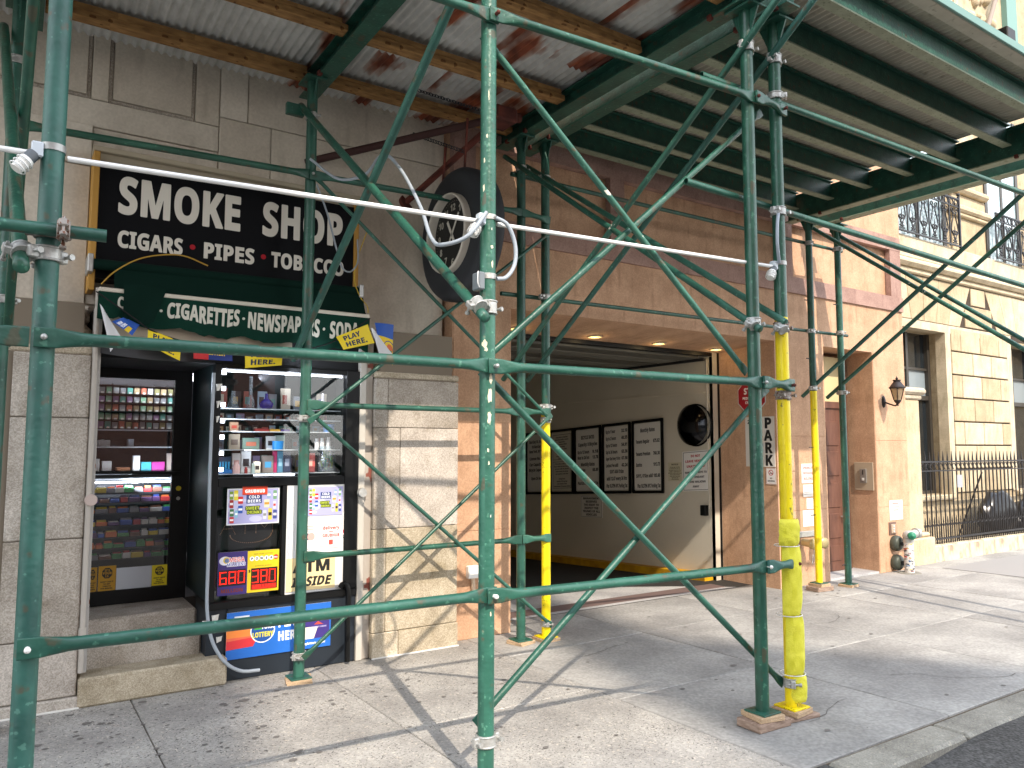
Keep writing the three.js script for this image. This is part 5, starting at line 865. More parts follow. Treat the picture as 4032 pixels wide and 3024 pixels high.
// goods in the display window
const col = c => M({ color: c, roughness: 0.45 });
const itemM = new Map(); const IM = c => { if (!itemM.has(c)) itemM.set(c, col(c)); return itemM.get(c); };
{
  const sh = thing('display_shelving', 'glass shelves inside the lit display window', 'shelving', [2, 1.65, -0.33]);
  const SG = M({ color: '#aeb8bd', roughness: 0.15 });
  for (const y of [1.67, 1.873, 2.03, 2.135, 2.225]) part(sh, 'shelf', cbox(1.45, 2.53, y - 0.008, y, -0.56, -0.15, 0.002), SG);
  const Xw = w => 1.448 + (w - 440) * (1.085 / 1430), Yw = w => 2.563 - (w - 180) * (0.913 / 1270);
  const bx = (name, lab, cat, w0, w1, t, ys, c, z = -0.24, d = 0.05, c2) => { const x0 = Xw(w0), x1 = Xw(w1), y1 = Yw(t); const o = thing(name, lab, cat, [(x0 + x1) / 2, ys, z]); part(o, 'carton', cbox(x0, x1, ys + 0.001, y1, z - d, z, 0.002), IM(c)); if (c2) part(o, 'print_or_reflection', box(x0 + (x1 - x0) * 0.2, x1 - (x1 - x0) * 0.2, ys + (y1 - ys) * 0.3, ys + (y1 - ys) * 0.65, z + 0.0003, z + 0.0015), IM(c2)); };
  const s0 = 1.67, s1 = 1.873, s2 = 2.03, s3 = 2.135, s4 = 2.225;
  bx('product_box', 'narrow white carton behind the pink bottle in the display window', 'box', 665, 758, 1185, s0, '#d8d6d4', -0.3, 0.04, '#e0a8a0'); bx('product_box', 'tall white carton with a black device on it in the window', 'box', 770, 880, 1160, s0, '#dfe3e4', -0.32, 0.04, '#20242a'); bx('product_box', 'cream carton with black print on the bottom window shelf', 'box', 882, 955, 1285, s0, '#d8d2c0', -0.22, 0.04, '#222222'); bx('product_box', 'grey carton with blue and orange print in the window', 'box', 992, 1115, 1215, s0, '#77706a', -0.26, 0.05, '#3a8cb8'); bx('product_box', 'magenta carton standing on the bottom window shelf', 'box', 1120, 1160, 1160, s0, '#a8265c', -0.27, 0.05); bx('product_box', 'slate blue carton beside the magenta one', 'box', 1166, 1230, 1160, s0, '#4a7a94', -0.27, 0.05, '#8ab4c8'); bx('product_box', 'navy carton partly behind the green post', 'box', 1236, 1322, 1165, s0, '#1f2c48', -0.27, 0.05, '#8a94a8'); bx('product_box', 'coral pink carton with a diamond print in the window', 'box', 1450, 1610, 1185, s0, '#d8625c', -0.26, 0.05, '#f0b8a8'); bx('product_box', 'tan pack with red lid on an upper window shelf', 'box', 615, 710, 812, s2, '#b08a6c', -0.26, 0.04, '#b8402c'); bx('product_box', 'flat red box lying on an upper window shelf', 'box', 885, 1050, 885, s2, '#8e2424'); bx('product_box', 'flat yellow box lying on an upper window shelf', 'box', 1060, 1178, 890, s2, '#b8902c'); bx('product_box', 'flat purple box lying on an upper window shelf', 'box', 1182, 1290, 890, s2, '#3c2a70'); bx('product_box', 'tan card pack on the middle window shelf', 'box', 620, 745, 955, s1, '#a89a84', -0.3, 0.03, '#6a5a4c'); bx('product_box', 'green tinted pouch on the middle window shelf', 'box', 760, 950, 1000, s1, '#5c7468', -0.26, 0.03, '#a05a44'); bx('product_box', 'white card pack with black writing on the middle shelf', 'box', 1040, 1150, 975, s1, '#c8ccca', -0.3, 0.03, '#333333'); bx('product_box', 'pale green card pack on the middle window shelf', 'box', 1152, 1262, 965, s1, '#a8bcb4', -0.31, 0.03);
  const cards = [['black', '#1c1d22'], ['steel grey', '#6a7078'], ['cream', '#b8ae9c'], ['lilac', '#8c84a8'], ['sea green', '#4c7c74'], ['brick red', '#8c3c30'], ['pale blue', '#8ca8bc'], ['ochre', '#a88a4c']];
  for (const [ys, hmax, n] of [[s0, 0.17, 13], [s1, 0.125, 12], [s2, 0.075, 13], [s3, 0.06, 12], [s4, 0.22, 9]]) for (let i = 0; i < n; i++) { const w = 1.0 / n, x0 = 1.5 + i * w + rr(0, 0.02), [nm, h] = pick(cards), o = thing('display_pack', `${nm} carded pack at the back of the display window shelves`, 'pack', [x0 + w / 2, ys, -0.43], 'packs at the back of the window shelves'); const hh = hmax * rr(0.55, 0.95); part(o, 'card', cbox(x0, x0 + w * rr(0.6, 0.85), ys + 0.001, ys + hh, -0.44, -0.42, 0.002), IM(h)); part(o, 'print', box(x0 + w * 0.12, x0 + w * 0.5, ys + hh * 0.3, ys + hh * 0.7, -0.4195, -0.418), IM(pick(cards)[1])); }
  const vessel = (name, lab, cat, cx, ys, prof, m, z = -0.26, n = 16) => single(name, lab, cat, lathe(prof, n).translate(Xw(cx), ys, z), m, { own: false });
  const CLR = M({ color: '#dfeaf0', transmission: 0.9, roughness: 0.05, thickness: 0 }), BLU = M({ color: '#2a34b8', transmission: 0.6, roughness: 0.08, thickness: 0 });
  vessel('glass_pipe', 'tall clear glass water pipe on the top window shelf', 'water pipe', 835, s4, [[0.036, 0], [0.04, 0.01], [0.034, 0.07], [0.016, 0.12], [0.016, 0.28], [0.02, 0.285], [0.013, 0.285], [0.013, 0.12]], CLR); vessel('glass_pipe', 'clear cone shaped glass water pipe near the LED strip', 'water pipe', 640, s4, [[0.05, 0], [0.05, 0.012], [0.02, 0.11], [0.018, 0.15], [0.014, 0.15]], CLR); vessel('glass_pipe', 'round dark blue glass water pipe on the top shelf', 'water pipe', 1015, s4, [[0.03, 0], [0.055, 0.02], [0.062, 0.05], [0.04, 0.08], [0.015, 0.095], [0.013, 0.14], [0.011, 0.14]], BLU); vessel('glass_pipe', 'pink glass water pipe on the middle shelf past the green post', 'water pipe', 1475, s1, [[0.018, 0], [0.022, 0.02], [0.008, 0.05], [0.007, 0.11], [0.005, 0.11]], IM('#b0306c')); vessel('glass_pipe', 'white and red glass figure pipe on the top shelf', 'water pipe', 1690, s4, [[0.022, 0], [0.026, 0.03], [0.012, 0.05], [0.016, 0.09], [0.01, 0.13], [0.012, 0.16], [0.001, 0.165]], IM('#d8d4d8')); vessel('glass_pipe', 'squat red glass pipe on the top shelf beside the white one', 'water pipe', 1620, s4, [[0.02, 0], [0.028, 0.02], [0.02, 0.05], [0.01, 0.07], [0.001, 0.08]], IM('#a83028')); vessel('glass_pipe', 'black and white glass figure pipe near the end of the top shelf', 'water pipe', 1560, s4, [[0.03, 0], [0.034, 0.04], [0.018, 0.06], [0.026, 0.09], [0.001, 0.11]], IM('#5a5a60'));
  for (const [cx, h, l] of [[1625, 0.1, 'slim'], [1690, 0.105, 'middle'], [1770, 0.112, 'broadest']]) vessel('white_bottle', `${l} white capped bottle on the middle shelf above the lighter jar`, 'bottle', cx, s1, [[0.02, 0], [0.02, h * 0.7], [0.012, h * 0.78], [0.014, h * 0.8], [0.014, h], [0.001, h]], IM('#d4d6da'));
  vessel('blue_cup', 'bright blue cup on the middle window shelf', 'cup', 1160, s1, [[0.044, 0], [0.05, 0.075], [0.046, 0.075], [0.04, 0.005]], IM('#1878c0')); vessel('blue_tub', 'blue sealed tub at the end of an upper window shelf', 'tub', 1770, s2, [[0.05, 0], [0.052, 0.06], [0.056, 0.062], [0.056, 0.075], [0.001, 0.075]], IM('#2a7ac8')); vessel('pink_bottle', 'pale pink bottle at the front of the bottom window shelf', 'bottle', 680, s0, [[0.032, 0], [0.032, 0.06], [0.012, 0.085], [0.012, 0.1], [0.001, 0.1]], IM('#d8b4b0'), -0.2); vessel('red_jar', 'little red jar on the bottom window shelf', 'jar', 783, s0, [[0.014, 0], [0.014, 0.035], [0.01, 0.04], [0.011, 0.055], [0.001, 0.055]], IM('#8e1c1c'), -0.19); vessel('glass_jar', 'small pale glass jar on the bottom window shelf', 'jar', 860, s0, [[0.016, 0], [0.016, 0.06], [0.012, 0.065], [0.013, 0.085], [0.001, 0.085]], IM('#9ab0ac'), -0.19);
  const rack = thing('vape_stand', 'blue stand holding four blue vape tubes in the display window', 'vape stand', [Xw(560), s0, -0.22]);
  part(rack, 'base', cbox(Xw(492), Xw(635), s0 + 0.001, s0 + 0.035, -0.26, -0.19, 0.004), IM('#1a6cb0')); part(rack, 'back', cbox(Xw(500), Xw(640), s0 + 0.036, s0 + 0.14, -0.28, -0.262, 0.003), IM('#1c3a5c'));
  for (let i = 0; i < 4; i++) part(rack, 'vape_tube', tube(V(Xw(510 + i * 31), s0 + 0.036, -0.22), V(Xw(510 + i * 31), s0 + 0.1, -0.22), 0.008, 8), IM('#38a8d8'));
  const jar = thing('lighter_jar', 'big glass jar full of green and yellow lighters in the display window', 'jar', [Xw(1755), s0, -0.26]);
  part(jar, 'glass', lathe([[0.075, 0], [0.08, 0.01], [0.08, 0.21], [0.07, 0.225], [0.07, 0.235], [0.066, 0.235], [0.066, 0.22], [0.076, 0.205], [0.076, 0.012]], 22).translate(Xw(1755), s0, -0.26), CLR, { own: false });
  for (let i = 0; i < 26; i++) { const a = rr(0, 6.28), r = Math.sqrt(rnd()) * 0.055, x = Xw(1755) + Math.cos(a) * r, z = -0.26 + Math.sin(a) * r, y = s0 + 0.02 + rnd() * 0.13; part(jar, 'lighter', cbox(-0.008, 0.008, 0, 0.06, -0.005, 0.005, 0.002).rotateZ(rr(-0.4, 0.4)).translate(x, y, z), IM(pick(['#8cc03c', '#e0cc3a', '#d8d8c8', '#3c9a54', '#d87a2c', '#c8d84c']))); }
}
// goods behind the glass door
{
  const z = -1.5, rk = thing('pigeonhole_rack', 'black numbered pigeonhole rack inside the shop door', 'rack', [1.04, 2.05, z - 0.1]);
  part(rk, 'back', box(0.68, 1.39, 2.06, 2.49, z - 0.2, z - 0.19), BLACKMATT);
  for (let i = 0; i <= 5; i++) part(rk, 'rail', box(0.68, 1.39, 2.06 + i * 0.082, 2.068 + i * 0.082, z - 0.18, z), BLACK);
  for (let i = 0; i <= 6; i++) part(rk, 'divider', box(0.68 + i * 0.118, 0.686 + i * 0.118, 2.06, 2.49, z - 0.18, z - 0.002), BLACK);
  const nums = M({ color: '#b9bab4', roughness: 0.6 });
  const pal = [['olive', '#7a7850'], ['grey', '#707478'], ['tan', '#8c7c60'], ['pale green', '#74a084'], ['teal', '#4a8a80'], ['rust red', '#a85a44'], ['silver', '#9aa0a4'], ['mauve', '#7c6284']];
  for (let r = 0; r < 5; r++) for (let c = 0; c < 12; c++) {
    const [n, h] = pick(pal), x0 = 0.69 + c * 0.059, y0 = 2.069 + r * 0.082, o = thing('cigarette_pack', `${n} pack in the numbered pigeonhole rack inside the shop door`, 'pack', [x0 + 0.024, y0, z - 0.04], 'packs in the pigeonhole rack');
    part(o, 'pack', cbox(x0, x0 + 0.047, y0, y0 + rr(0.055, 0.066), z - 0.06, z - 0.02, 0.002), IM(h)); part(o, 'number_tag', box(x0 + 0.012, x0 + 0.036, y0 - 0.0005, y0 + 0.014, z + 0.001, z + 0.003), nums);
  }
  const ct = thing('shop_counter', 'dark shop counter with shelves of boxes behind the door', 'counter', [1.0, 0.535, -1.6]);
  part(ct, 'shelf', [box(0.62, 1.39, 1.885, 1.897, -1.7, -1.5), box(0.62, 1.39, 1.635, 1.65, -1.75, -1.48), box(0.62, 1.39, 1.585, 1.6, -1.75, -1.45)], M({ color: '#aab0b4', roughness: 0.4 }));
  part(ct, 'back_panel', box(0.6, 1.4, 0.54, 2.05, -1.78, -1.76), M({ color: '#1a1b20', roughness: 0.6 }));
  for (const [x0, x1, y0, h, c, l, d] of [[0.64, 0.72, 1.651, 0.13, '#c9ccc8', 'white'], [0.74, 0.82, 1.651, 0.11, '#d4d6d4', 'pale grey'], [0.86, 0.98, 1.651, 0.05, '#8a5a3c', 'brown'], [1.0, 1.06, 1.651, 0.16, '#e0e2e2', 'bright white'], [1.07, 1.16, 1.651, 0.1, '#3aa0b0', 'turquoise'], [1.165, 1.28, 1.651, 0.1, '#b0348c', 'magenta'], [1.3, 1.37, 1.651, 0.18, '#a89a90', 'tall buff'], [0.7, 0.8, 1.898, 0.06, '#9a9c9a', 'silver'], [0.95, 1.0, 1.898, 0.07, '#808890', 'slate']])
    single('counter_box', `${l} box on the shelves between pigeonholes and candy rack`, 'box', cbox(x0, x1, y0, y0 + h, -1.6, -1.52, 0.003), IM(c));
  const cr = thing('candy_rack', 'dark tiered candy rack below the shop counter', 'rack', [1.0, 0.85, -1.5]);
  const rows = [1.47, 1.38, 1.285, 1.17, 1.065, 0.965, 0.865];
  rows.forEach((y, k) => part(cr, 'tier', box(0.62, 1.37, y - 0.014, y - 0.002, -1.62, -1.42), M({ color: '#1d1c22', roughness: 0.5 })));
  const cp = [['crimson', '#a82a2c'], ['orange', '#c8682c'], ['yellow', '#c8b03a'], ['green', '#3c8a4c'], ['royal blue', '#2c4a98'], ['plum', '#5a3a6c'], ['white', '#c4c2bc'], ['brown', '#6c4432'], ['grey', '#7c7c80']];
  rows.forEach((y, k) => { let x = 0.63; while (x < 1.33) { const w = rr(0.06, 0.11), [n, h] = pick(cp), hh = rr(0.03, 0.05), o = thing('candy_box', `${n} candy carton on the tiered rack below the counter`, 'candy box', [x + w / 2, y, -1.46], 'cartons on the candy rack'); part(o, 'carton', cbox(x, x + w - 0.006, y, y + hh, -1.5, -1.42, 0.003), IM(h)); part(o, 'bars', box(x + 0.008, x + w - 0.014, y + hh - 0.002, y + hh + rr(0.008, 0.02), -1.49, -1.44), IM(pick(cp)[1])); x += w; } });
}

// ---------- garage notices ----------
const onWall = (name, lab, cat, x, za, zb, ya0, ya1, yb0, yb1, m, th, edge, group) => plate(name, lab, cat, V(x, ya0, za), V(0, yb0 - ya0, zb - za), V(0, ya1 - ya0, 0), th, m, edge, group);   // hangs on a wall facing -x; za is the inner end
{
  const rateMat = lines => canvasMat(360, 570, (g, w, h) => { flatText(g, w, h, '#dcdad2'); g.fillStyle = '#1a1a1a'; for (const [s, x, y, size, mw, al] of lines) txt(g, s, x, y, size, mw, al || 'center'); });
  const L = (a, b, y, mwA, s = 40) => [[a, 24, y, s, mwA, 'left'], [b, 336, y, s, 84, 'right']];
  const boards = [
    ['garage licence board with address and opening lines, innermost of the framed boards', -5.9, -5.16, [['Barclay St. Garage', 180, 70, 40, 290], ['10 Barclay St', 180, 120, 40, 200], ['New York, NY 10007', 180, 168, 40, 290], ['License No. 1197', 180, 240, 40, 280], ['Car Capacity: 92', 180, 300, 40, 280], ['Bicycle Capacity: 8', 180, 355, 40, 300], ['Open 24 Hours', 180, 440, 40, 220]]],
    ['framed board with two boxed paragraphs of small legal text', -5.1, -4.4, null],
    ['framed BICYCLE RATES board on the garage wall', -4.36, -3.63, [['BICYCLE RATES', 180, 74, 44, 200], ['Capacity: 8 Bicycles', 180, 140, 42, 290], ...L('Up to 12 hours', '9.18', 210, 180), ...L('Max to 24 hrs', '13.78', 262, 180), ['Monthly Rates', 180, 326, 42, 210], ...L('Bicycles', '68.89', 378, 120), ['Plus 8.875% NYC Sales Tax', 180, 500, 40, 310]]],
    ['framed hourly parking rates board from Up to 1 hour', -3.58, -2.88, [...L('Up to 1 hour', '32.10', 44, 140), ...L('Up to 2 hours', '40.55', 106, 150), ...L('Up to 12 hours', '54.91', 168, 165), ...L('Up to 24 hours', '63.36', 228, 170), ...L('Super Size Every 10 Hrs', '67.58', 288, 210, 36), ...L('Lockout Fee addl', '42.24', 348, 180), ["SUV'S 4X4 O'size", 180, 404, 42, 200], ['addl 12.67 every 24 Hrs', 180, 466, 42, 290], ['Plus 18.375% NYC Parking Tax', 180, 530, 42, 300]]],
    ['framed Monthly Rates board nearest the garage mouth', -2.83, -2.13, [['Monthly Rates', 180, 60, 44, 190], ...L('Tenants Regular', '675.82', 156, 180), ...L('Tenants Premium', '760.30', 262, 190), ...L('Exotics', '1013.73', 356, 80), ...L("SUV'S, O'Size addl", '105.60', 450, 220), ['Plus 18.375% NYC Parking Tax', 190, 536, 42, 300]]],
  ];
  const legal = canvasMat(360, 570, (g, w, h) => { flatText(g, w, h, '#c9c4b4'); g.strokeStyle = '#444'; g.lineWidth = 4; g.strokeRect(26, 24, 308, 240); g.strokeRect(26, 286, 308, 256); g.fillStyle = '#3a3a36'; for (let i = 0; i < 10; i++) { txt(g, ['If you have a complaint', 'about this facility, contact:', 'Department', 'of Consumer Affairs', '42 Broadway', 'New York, NY 10004', '', 'or call 311', 'outside New York City', '(212) 639-9675'][i], 180, 48 + i * 23, 18); } for (let i = 0; i < 10; i++) txt(g, ['IF YOU HAVE A COMPLAINT OR', 'if your vehicle has been damaged', 'you must notify the operator', 'before leaving this garage', 'and complete a claim form', '', 'closing hours', 'capacity of this garage', 'rates include all fees', 'Commissioner of Consumer Affairs'][i], 180, 308 + i * 24, 17); });
  for (const [lab, za, zb, lines] of boards) {
    const top = z => 2.338 + 0.0505 * (z + 2.13), bot = z => 1.205 + 0.0575 * (z + 2.13), m = lines ? rateMat(lines) : legal, i = 0.035;
    const t = onWall('rate_board', lab, 'rate board', 8.56, za + i, zb - i, bot(za) + i, top(za) - i, bot(zb) + i, top(zb) - i, m, 0.02, BLACK);
    const bar = (z0, y0, z1, y1) => place(new THREE.BoxGeometry(0.03, Math.hypot(z1 - z0, y1 - y0), 0.04), V(8.555, y0, z0), V(8.555, y1, z1));
    part(t, 'frame', [bar(za, top(za), zb, top(zb)), bar(za, bot(za), zb, bot(zb)), bar(za + 0.018, bot(za), za + 0.018, top(za)), bar(zb - 0.018, bot(zb), zb - 0.018, top(zb))].map(bare), BLACK);
  }
  onWall('management_notice', 'MANAGEMENT RESERVES THE RIGHT notice below the framed boards', 'notice', 8.585, -4.23, -3.64, 0.655, 1.035, 0.685, 1.06, canvasMat(400, 270, (g, w, h) => { flatText(g, w, h, '#d2cfc6'); g.strokeStyle = '#555'; g.lineWidth = 4; g.strokeRect(8, 8, w - 16, h - 16); g.fillStyle = '#1c1c1c'; ['MANAGEMENT', 'RESERVES', 'THE RIGHT TO', 'INSPECT THE', 'TRUNKS OF ALL', 'VEHICLES'].forEach((s, i) => txt(g, s, w / 2, 36 + i * 40, 36, [310, 210, 280, 260, 320, 200][i])); }), 0.01, EDGE);
  onWall('vehicle_notice', 'white DO NOT LEAVE VEHICLE UNATTENDED sign below the convex mirror', 'sign', 8.585, -1.75, -1.225, 1.23, 1.826, 1.268, 1.86, canvasMat(420, 560, (g, w, h) => { flatText(g, w, h, '#e6e4e0'); g.strokeStyle = '#1a1a1a'; g.lineWidth = 6; g.strokeRect(16, 16, w - 32, h - 32); g.fillStyle = '#b02a30'; ['DO NOT', 'LEAVE VEHICLE', 'UNATTENDED'].forEach((s, i) => txt(g, s, w / 2, 70 + i * 72, 44, [150, 330, 290][i])); g.fillStyle = '#1c1c1c'; ['HAND YOUR KEYS TO', 'AN ATTENDANT', 'BEFORE WALKING', 'AWAY'].forEach((s, i) => txt(g, s, w / 2, 300 + i * 66, 38, [350, 270, 310, 100][i])); }), 0.01, EDGE);
  onWall('small_notice', 'small beige NOTICE plate between the rate boards and the red lettered sign', 'notice', 8.588, -2.06, -1.77, 1.375, 1.66, 1.385, 1.675, canvasMat(200, 260, (g, w, h) => { flatText(g, w, h, '#c2bb9f'); g.fillStyle = '#3c3a30'; txt(g, 'NOTICE', w / 2, 30, 28, 100); for (let i = 0; i < 9; i++) txt(g, ['The garage liability', 'is limited for loss or', 'damage caused by fire,', 'theft or explosion to', '$25,000 unless additional', 'fee is paid. Please', 'take your keys and', 'lock your car', 'after parking'][i], w / 2, 66 + i * 21, 16); }), 0.006, EDGE);
  const mir = thing('convex_mirror', 'dark domed convex traffic mirror on the garage wall', 'mirror', [8.6, 1.9, -1.47]);
  part(mir, 'dome', new THREE.SphereGeometry(0.42, 32, 12, 0, Math.PI * 2, 0, 0.82).rotateZ(Math.PI / 2).translate(8.6 + 0.19, 2.23, -1.47), M({ color: '#303134', metalness: 1, roughness: 0.12 }));
  part(mir, 'rim', new THREE.TorusGeometry(0.308, 0.014, 8, 36).rotateY(Math.PI / 2).translate(8.585, 2.23, -1.47), BLACK);
  part(mir, 'print_or_reflection', box(8.44, 8.446, 2.02, 2.06, -1.45, -1.4), M({ color: '#c87a70' }));  // red reflection in the dome put in as a coloured patch
  single('door_control', 'small black control box on the garage wall near the door track', 'control box', cbox(8.52, 8.599, 0.9, 1.05, -1.36, -1.26, 0.008), BLACK);
  // signs on the pier reveal
  onWall('park_sign', 'tall white PARK sign with arrows and card logos', 'sign', 8.742, -0.68, -0.19, 1.63, 2.325, 1.63, 2.325, canvasMat(420, 600, (g, w, h) => { flatText(g, w, h, '#dedad2'); g.fillStyle = '#151515'; [...'PARK'].forEach((c, i) => txt(g, c, 330, 80 + i * 148, 170, 110)); txt(g, '24 HR', 120, 60, 60, 170); [['#d8d0c0', 150], ['#c8682c', 230], ['#2a5ca8', 320], ['#6a9cc8', 380]].forEach(([c, y]) => { g.fillStyle = c; g.fillRect(190, y, 66, 50); }); g.fillStyle = '#151515'; for (const y of [190, 330, 500]) { g.beginPath(); g.moveTo(120, y); g.lineTo(170, y - 26); g.lineTo(170, y - 8); g.lineTo(236, y - 8); g.lineTo(236, y + 8); g.lineTo(170, y + 8); g.lineTo(170, y + 26); g.fill(); } }), 0.008, EDGE);
  onWall('no_smoking_sign', 'small NO SMOKING sign under the PARK sign', 'sign', 8.744, -0.345, -0.185, 1.395, 1.615, 1.395, 1.615, canvasMat(200, 280, (g, w, h) => { flatText(g, w, h, '#e2dedb'); g.strokeStyle = '#b0504a'; g.lineWidth = 4; g.strokeRect(8, 8, w - 16, h - 16); g.lineWidth = 12; g.strokeStyle = '#b03a38'; g.beginPath(); g.arc(100, 80, 44, 0, 7); g.stroke(); g.beginPath(); g.moveTo(70, 50); g.lineTo(130, 110); g.stroke(); g.fillStyle = '#333'; g.fillRect(68, 84, 66, 10); txt(g, 'NO', 100, 178, 40, 50); txt(g, 'SMOKING', 100, 224, 40, 150); }), 0.005, EDGE);
  { // red pedestrian stop sign, octagon standing off the pier
    const t = thing('stop_sign', 'red octagonal stop for pedestrians sign on the pier reveal', 'stop sign', [8.73, 2.38, -0.55]), y = 2.62, z = -0.55;
    const oct = (r, d, x) => new THREE.CylinderGeometry(r, r, d, 8).rotateY(Math.PI / 8).rotateZ(Math.PI / 2).translate(x, y, z);
    part(t, 'plate', oct(0.26, 0.006, 8.735), EDGE); part(t, 'red_face', oct(0.245, 0.004, 8.729), M({ color: '#a81d28', roughness: 0.4 }));
    part(t, 'lettering', panelGeo(V(8.7265, y - 0.16, z - 0.17), V(0, 0, 0.34), V(0, 0.32, 0)), canvasMat(340, 320, (g, w, h) => { flatText(g, w, h, '#a81d28'); g.fillStyle = '#f0e8e4'; txt(g, 'STOP', w / 2, 90, 120, 260); txt(g, 'PEDESTRIANS', w / 2, 190, 50, 310); txt(g, 'CROSSING', w / 2, 250, 46, 220); }), { own: false });
  }
}
// notices, sprinkler inlets and fittings on the front piers
{
  const fs = (name, lab, cat, x0, x1, y0, y1, m, z = ZG + 0.012) => flatSign(name, lab, cat, x0, x1, y0, y1, z, m, 0.005);
  fs('sprinkler_sign', 'white SPRINKLER THROUGHOUT BUILDING sign above the siamese inlet', 'sign', 9.255, 9.54, 1.4, 1.67, canvasMat(300, 280, (g, w, h) => { flatText(g, w, h, '#e8e2de'); g.fillStyle = '#b8564c'; ['SPRINKLER', 'THROUGHOUT', 'BUILDING'].forEach((s, i) => txt(g, s, w / 2, 60 + i * 78, 52, [240, 264, 200][i])); }));
  fs('white_notice', 'white notice just below the red lettered sprinkler sign', 'notice', 9.28, 9.53, 1.21, 1.378, canvasMat(250, 168, (g, w, h) => { flatText(g, w, h, '#e6e3de'); g.fillStyle = '#9a9088'; for (let i = 0; i < 5; i++) g.fillRect(20, 24 + i * 26, 190, 8); }));
  fs('white_notice', 'smallest white notice in the stack above the siamese inlet', 'notice', 9.35, 9.53, 1.04, 1.19, canvasMat(180, 150, (g, w, h) => { flatText(g, w, h, '#e4e2de'); g.fillStyle = '#777'; for (let i = 0; i < 4; i++) g.fillRect(16, 20 + i * 30, 90, 8); }));
  fs('white_notice', 'plain white plate right above the siamese inlet', 'notice', 9.26, 9.53, 0.8, 1.024, M({ color: '#e2dfda', roughness: 0.6 }));
  fs('paper_notice', 'white paper with red lines taped low on the right pier', 'notice', 11.41, 11.77, 0.78, 1.08, canvasMat(300, 260, (g, w, h) => { flatText(g, w, h, '#ece9e4'); g.fillStyle = '#c88a80'; g.fillRect(60, 30, 150, 22); g.fillRect(40, 80, 200, 14); g.fillRect(80, 120, 130, 20); }));
  const s = thing('siamese_inlet', 'brass siamese fire hose inlet on the pier by the side door', 'hose inlet', [9.3, 0.5, -0.1]);
  const BR = M({ color: '#b9a97c', roughness: 0.4, metalness: 0.5 });
  part(s, 'wall_plate', cbox(9.08, 9.52, 0.66, 0.74, ZG + 0.007, ZG + 0.03, 0.006), GALV);
  for (const x of [9.2, 9.42]) { part(s, 'inlet', place(lathe([[0.05, -0.1], [0.055, 0.03], [0.075, 0.05], [0.075, 0.1], [0.03, 0.1]], 18), V(x, 0.6, ZG), V(x - 0.03, 0.59, 0.14)), BR); part(s, 'cap', place(lathe([[0.001, 0.012], [0.04, 0.01], [0.062, 0], [0.062, -0.02]], 18), V(x - 0.02, 0.592, 0.06), V(x - 0.025, 0.59, 0.1)), BR); }
  part(s, 'chain', wire([V(9.25, 0.54, 0.02), V(9.26, 0.36, 0.0), V(9.3, 0.3, -0.05), V(9.36, 0.42, -0.08)], 0.006, 5), GALV);
  // fittings on the right pier
  const ic = thing('intercom_panel', 'square steel intercom panel on the door recess side', 'intercom', [11.09, 1.24, -0.35]);
  part(ic, 'plate', cbox(11.082, 11.099, 1.24, 1.67, -0.51, -0.2, 0.003), M({ color: '#b0a08a', roughness: 0.5 })); part(ic, 'unit', cbox(11.06, 11.082, 1.35, 1.57, -0.41, -0.3, 0.006), M({ color: '#8e8a84', roughness: 0.4, metalness: 0.3 })); part(ic, 'slot', box(11.056, 11.06, 1.48, 1.55, -0.36, -0.35), BLACK); part(ic, 'button', cbox(11.054, 11.06, 1.39, 1.43, -0.375, -0.335, 0.002), EDGE);
  const bx = thing('key_switch_box', 'small recessed switch box above the two round fire inlets', 'switch box', [11.46, 0.56, -0.15]);
  part(bx, 'frame', cbox(11.37, 11.555, 0.555, 0.75, ZG + 0.007, ZG + 0.02, 0.004), M({ color: '#6a5044', roughness: 0.6 })); part(bx, 'plate', cbox(11.41, 11.53, 0.58, 0.72, ZG + 0.02, ZG + 0.03, 0.003), M({ color: '#a8947e', roughness: 0.5 })); for (const y of [0.61, 0.65, 0.69]) part(bx, 'button', cbox(11.455, 11.485, y - 0.01, y + 0.01, ZG + 0.03, ZG + 0.038, 0.002), EDGE);
  for (const [y, l] of [[0.43, 'upper'], [0.14, 'lower']]) { const t = thing('round_inlet', `${l} dark round inlet cover on the right pier`, 'inlet cover', [11.49, y, -0.1]); part(t, 'cover', lathe([[0.11, -0.06], [0.12, -0.03], [0.115, 0.02], [0.09, 0.05], [0.04, 0.065], [0.001, 0.06]], 22).rotateX(Math.PI / 2).translate(11.49, y, ZG + 0.07), M({ color: '#4a5048', roughness: 0.5, metalness: 0.3 })); part(t, 'boss', tube(V(11.49, y, ZG + 0.12), V(11.49, y, ZG + 0.16), 0.03, 8), STEELDARK); }
  const sp = thing('standpipe', 'sticker covered standpipe with green cap beside the right pier', 'standpipe', [11.5, 0, 0.1]);
  const STK = canvasMat(256, 512, (g, w, h) => { flatText(g, w, h, '#c9c8c4'); for (let i = 0; i < 120; i++) { g.fillStyle = pick(['#222', '#eee', '#888', '#444', '#b8342c', '#d8a02c', '#2a5a8c', '#ddd']); g.save(); g.translate(rr(0, w), rr(0, h)); g.rotate(rr(-0.6, 0.6)); const a = rr(14, 44), b = rr(8, 30); g.fillRect(-a / 2, -b / 2, a, b); g.fillStyle = pick(['#fff', '#111']); for (let k = 0; k < 3; k++) g.fillRect(-a * 0.4, -b * 0.3 + k * b * 0.25, a * rr(0.3, 0.8), 2); g.restore(); } });
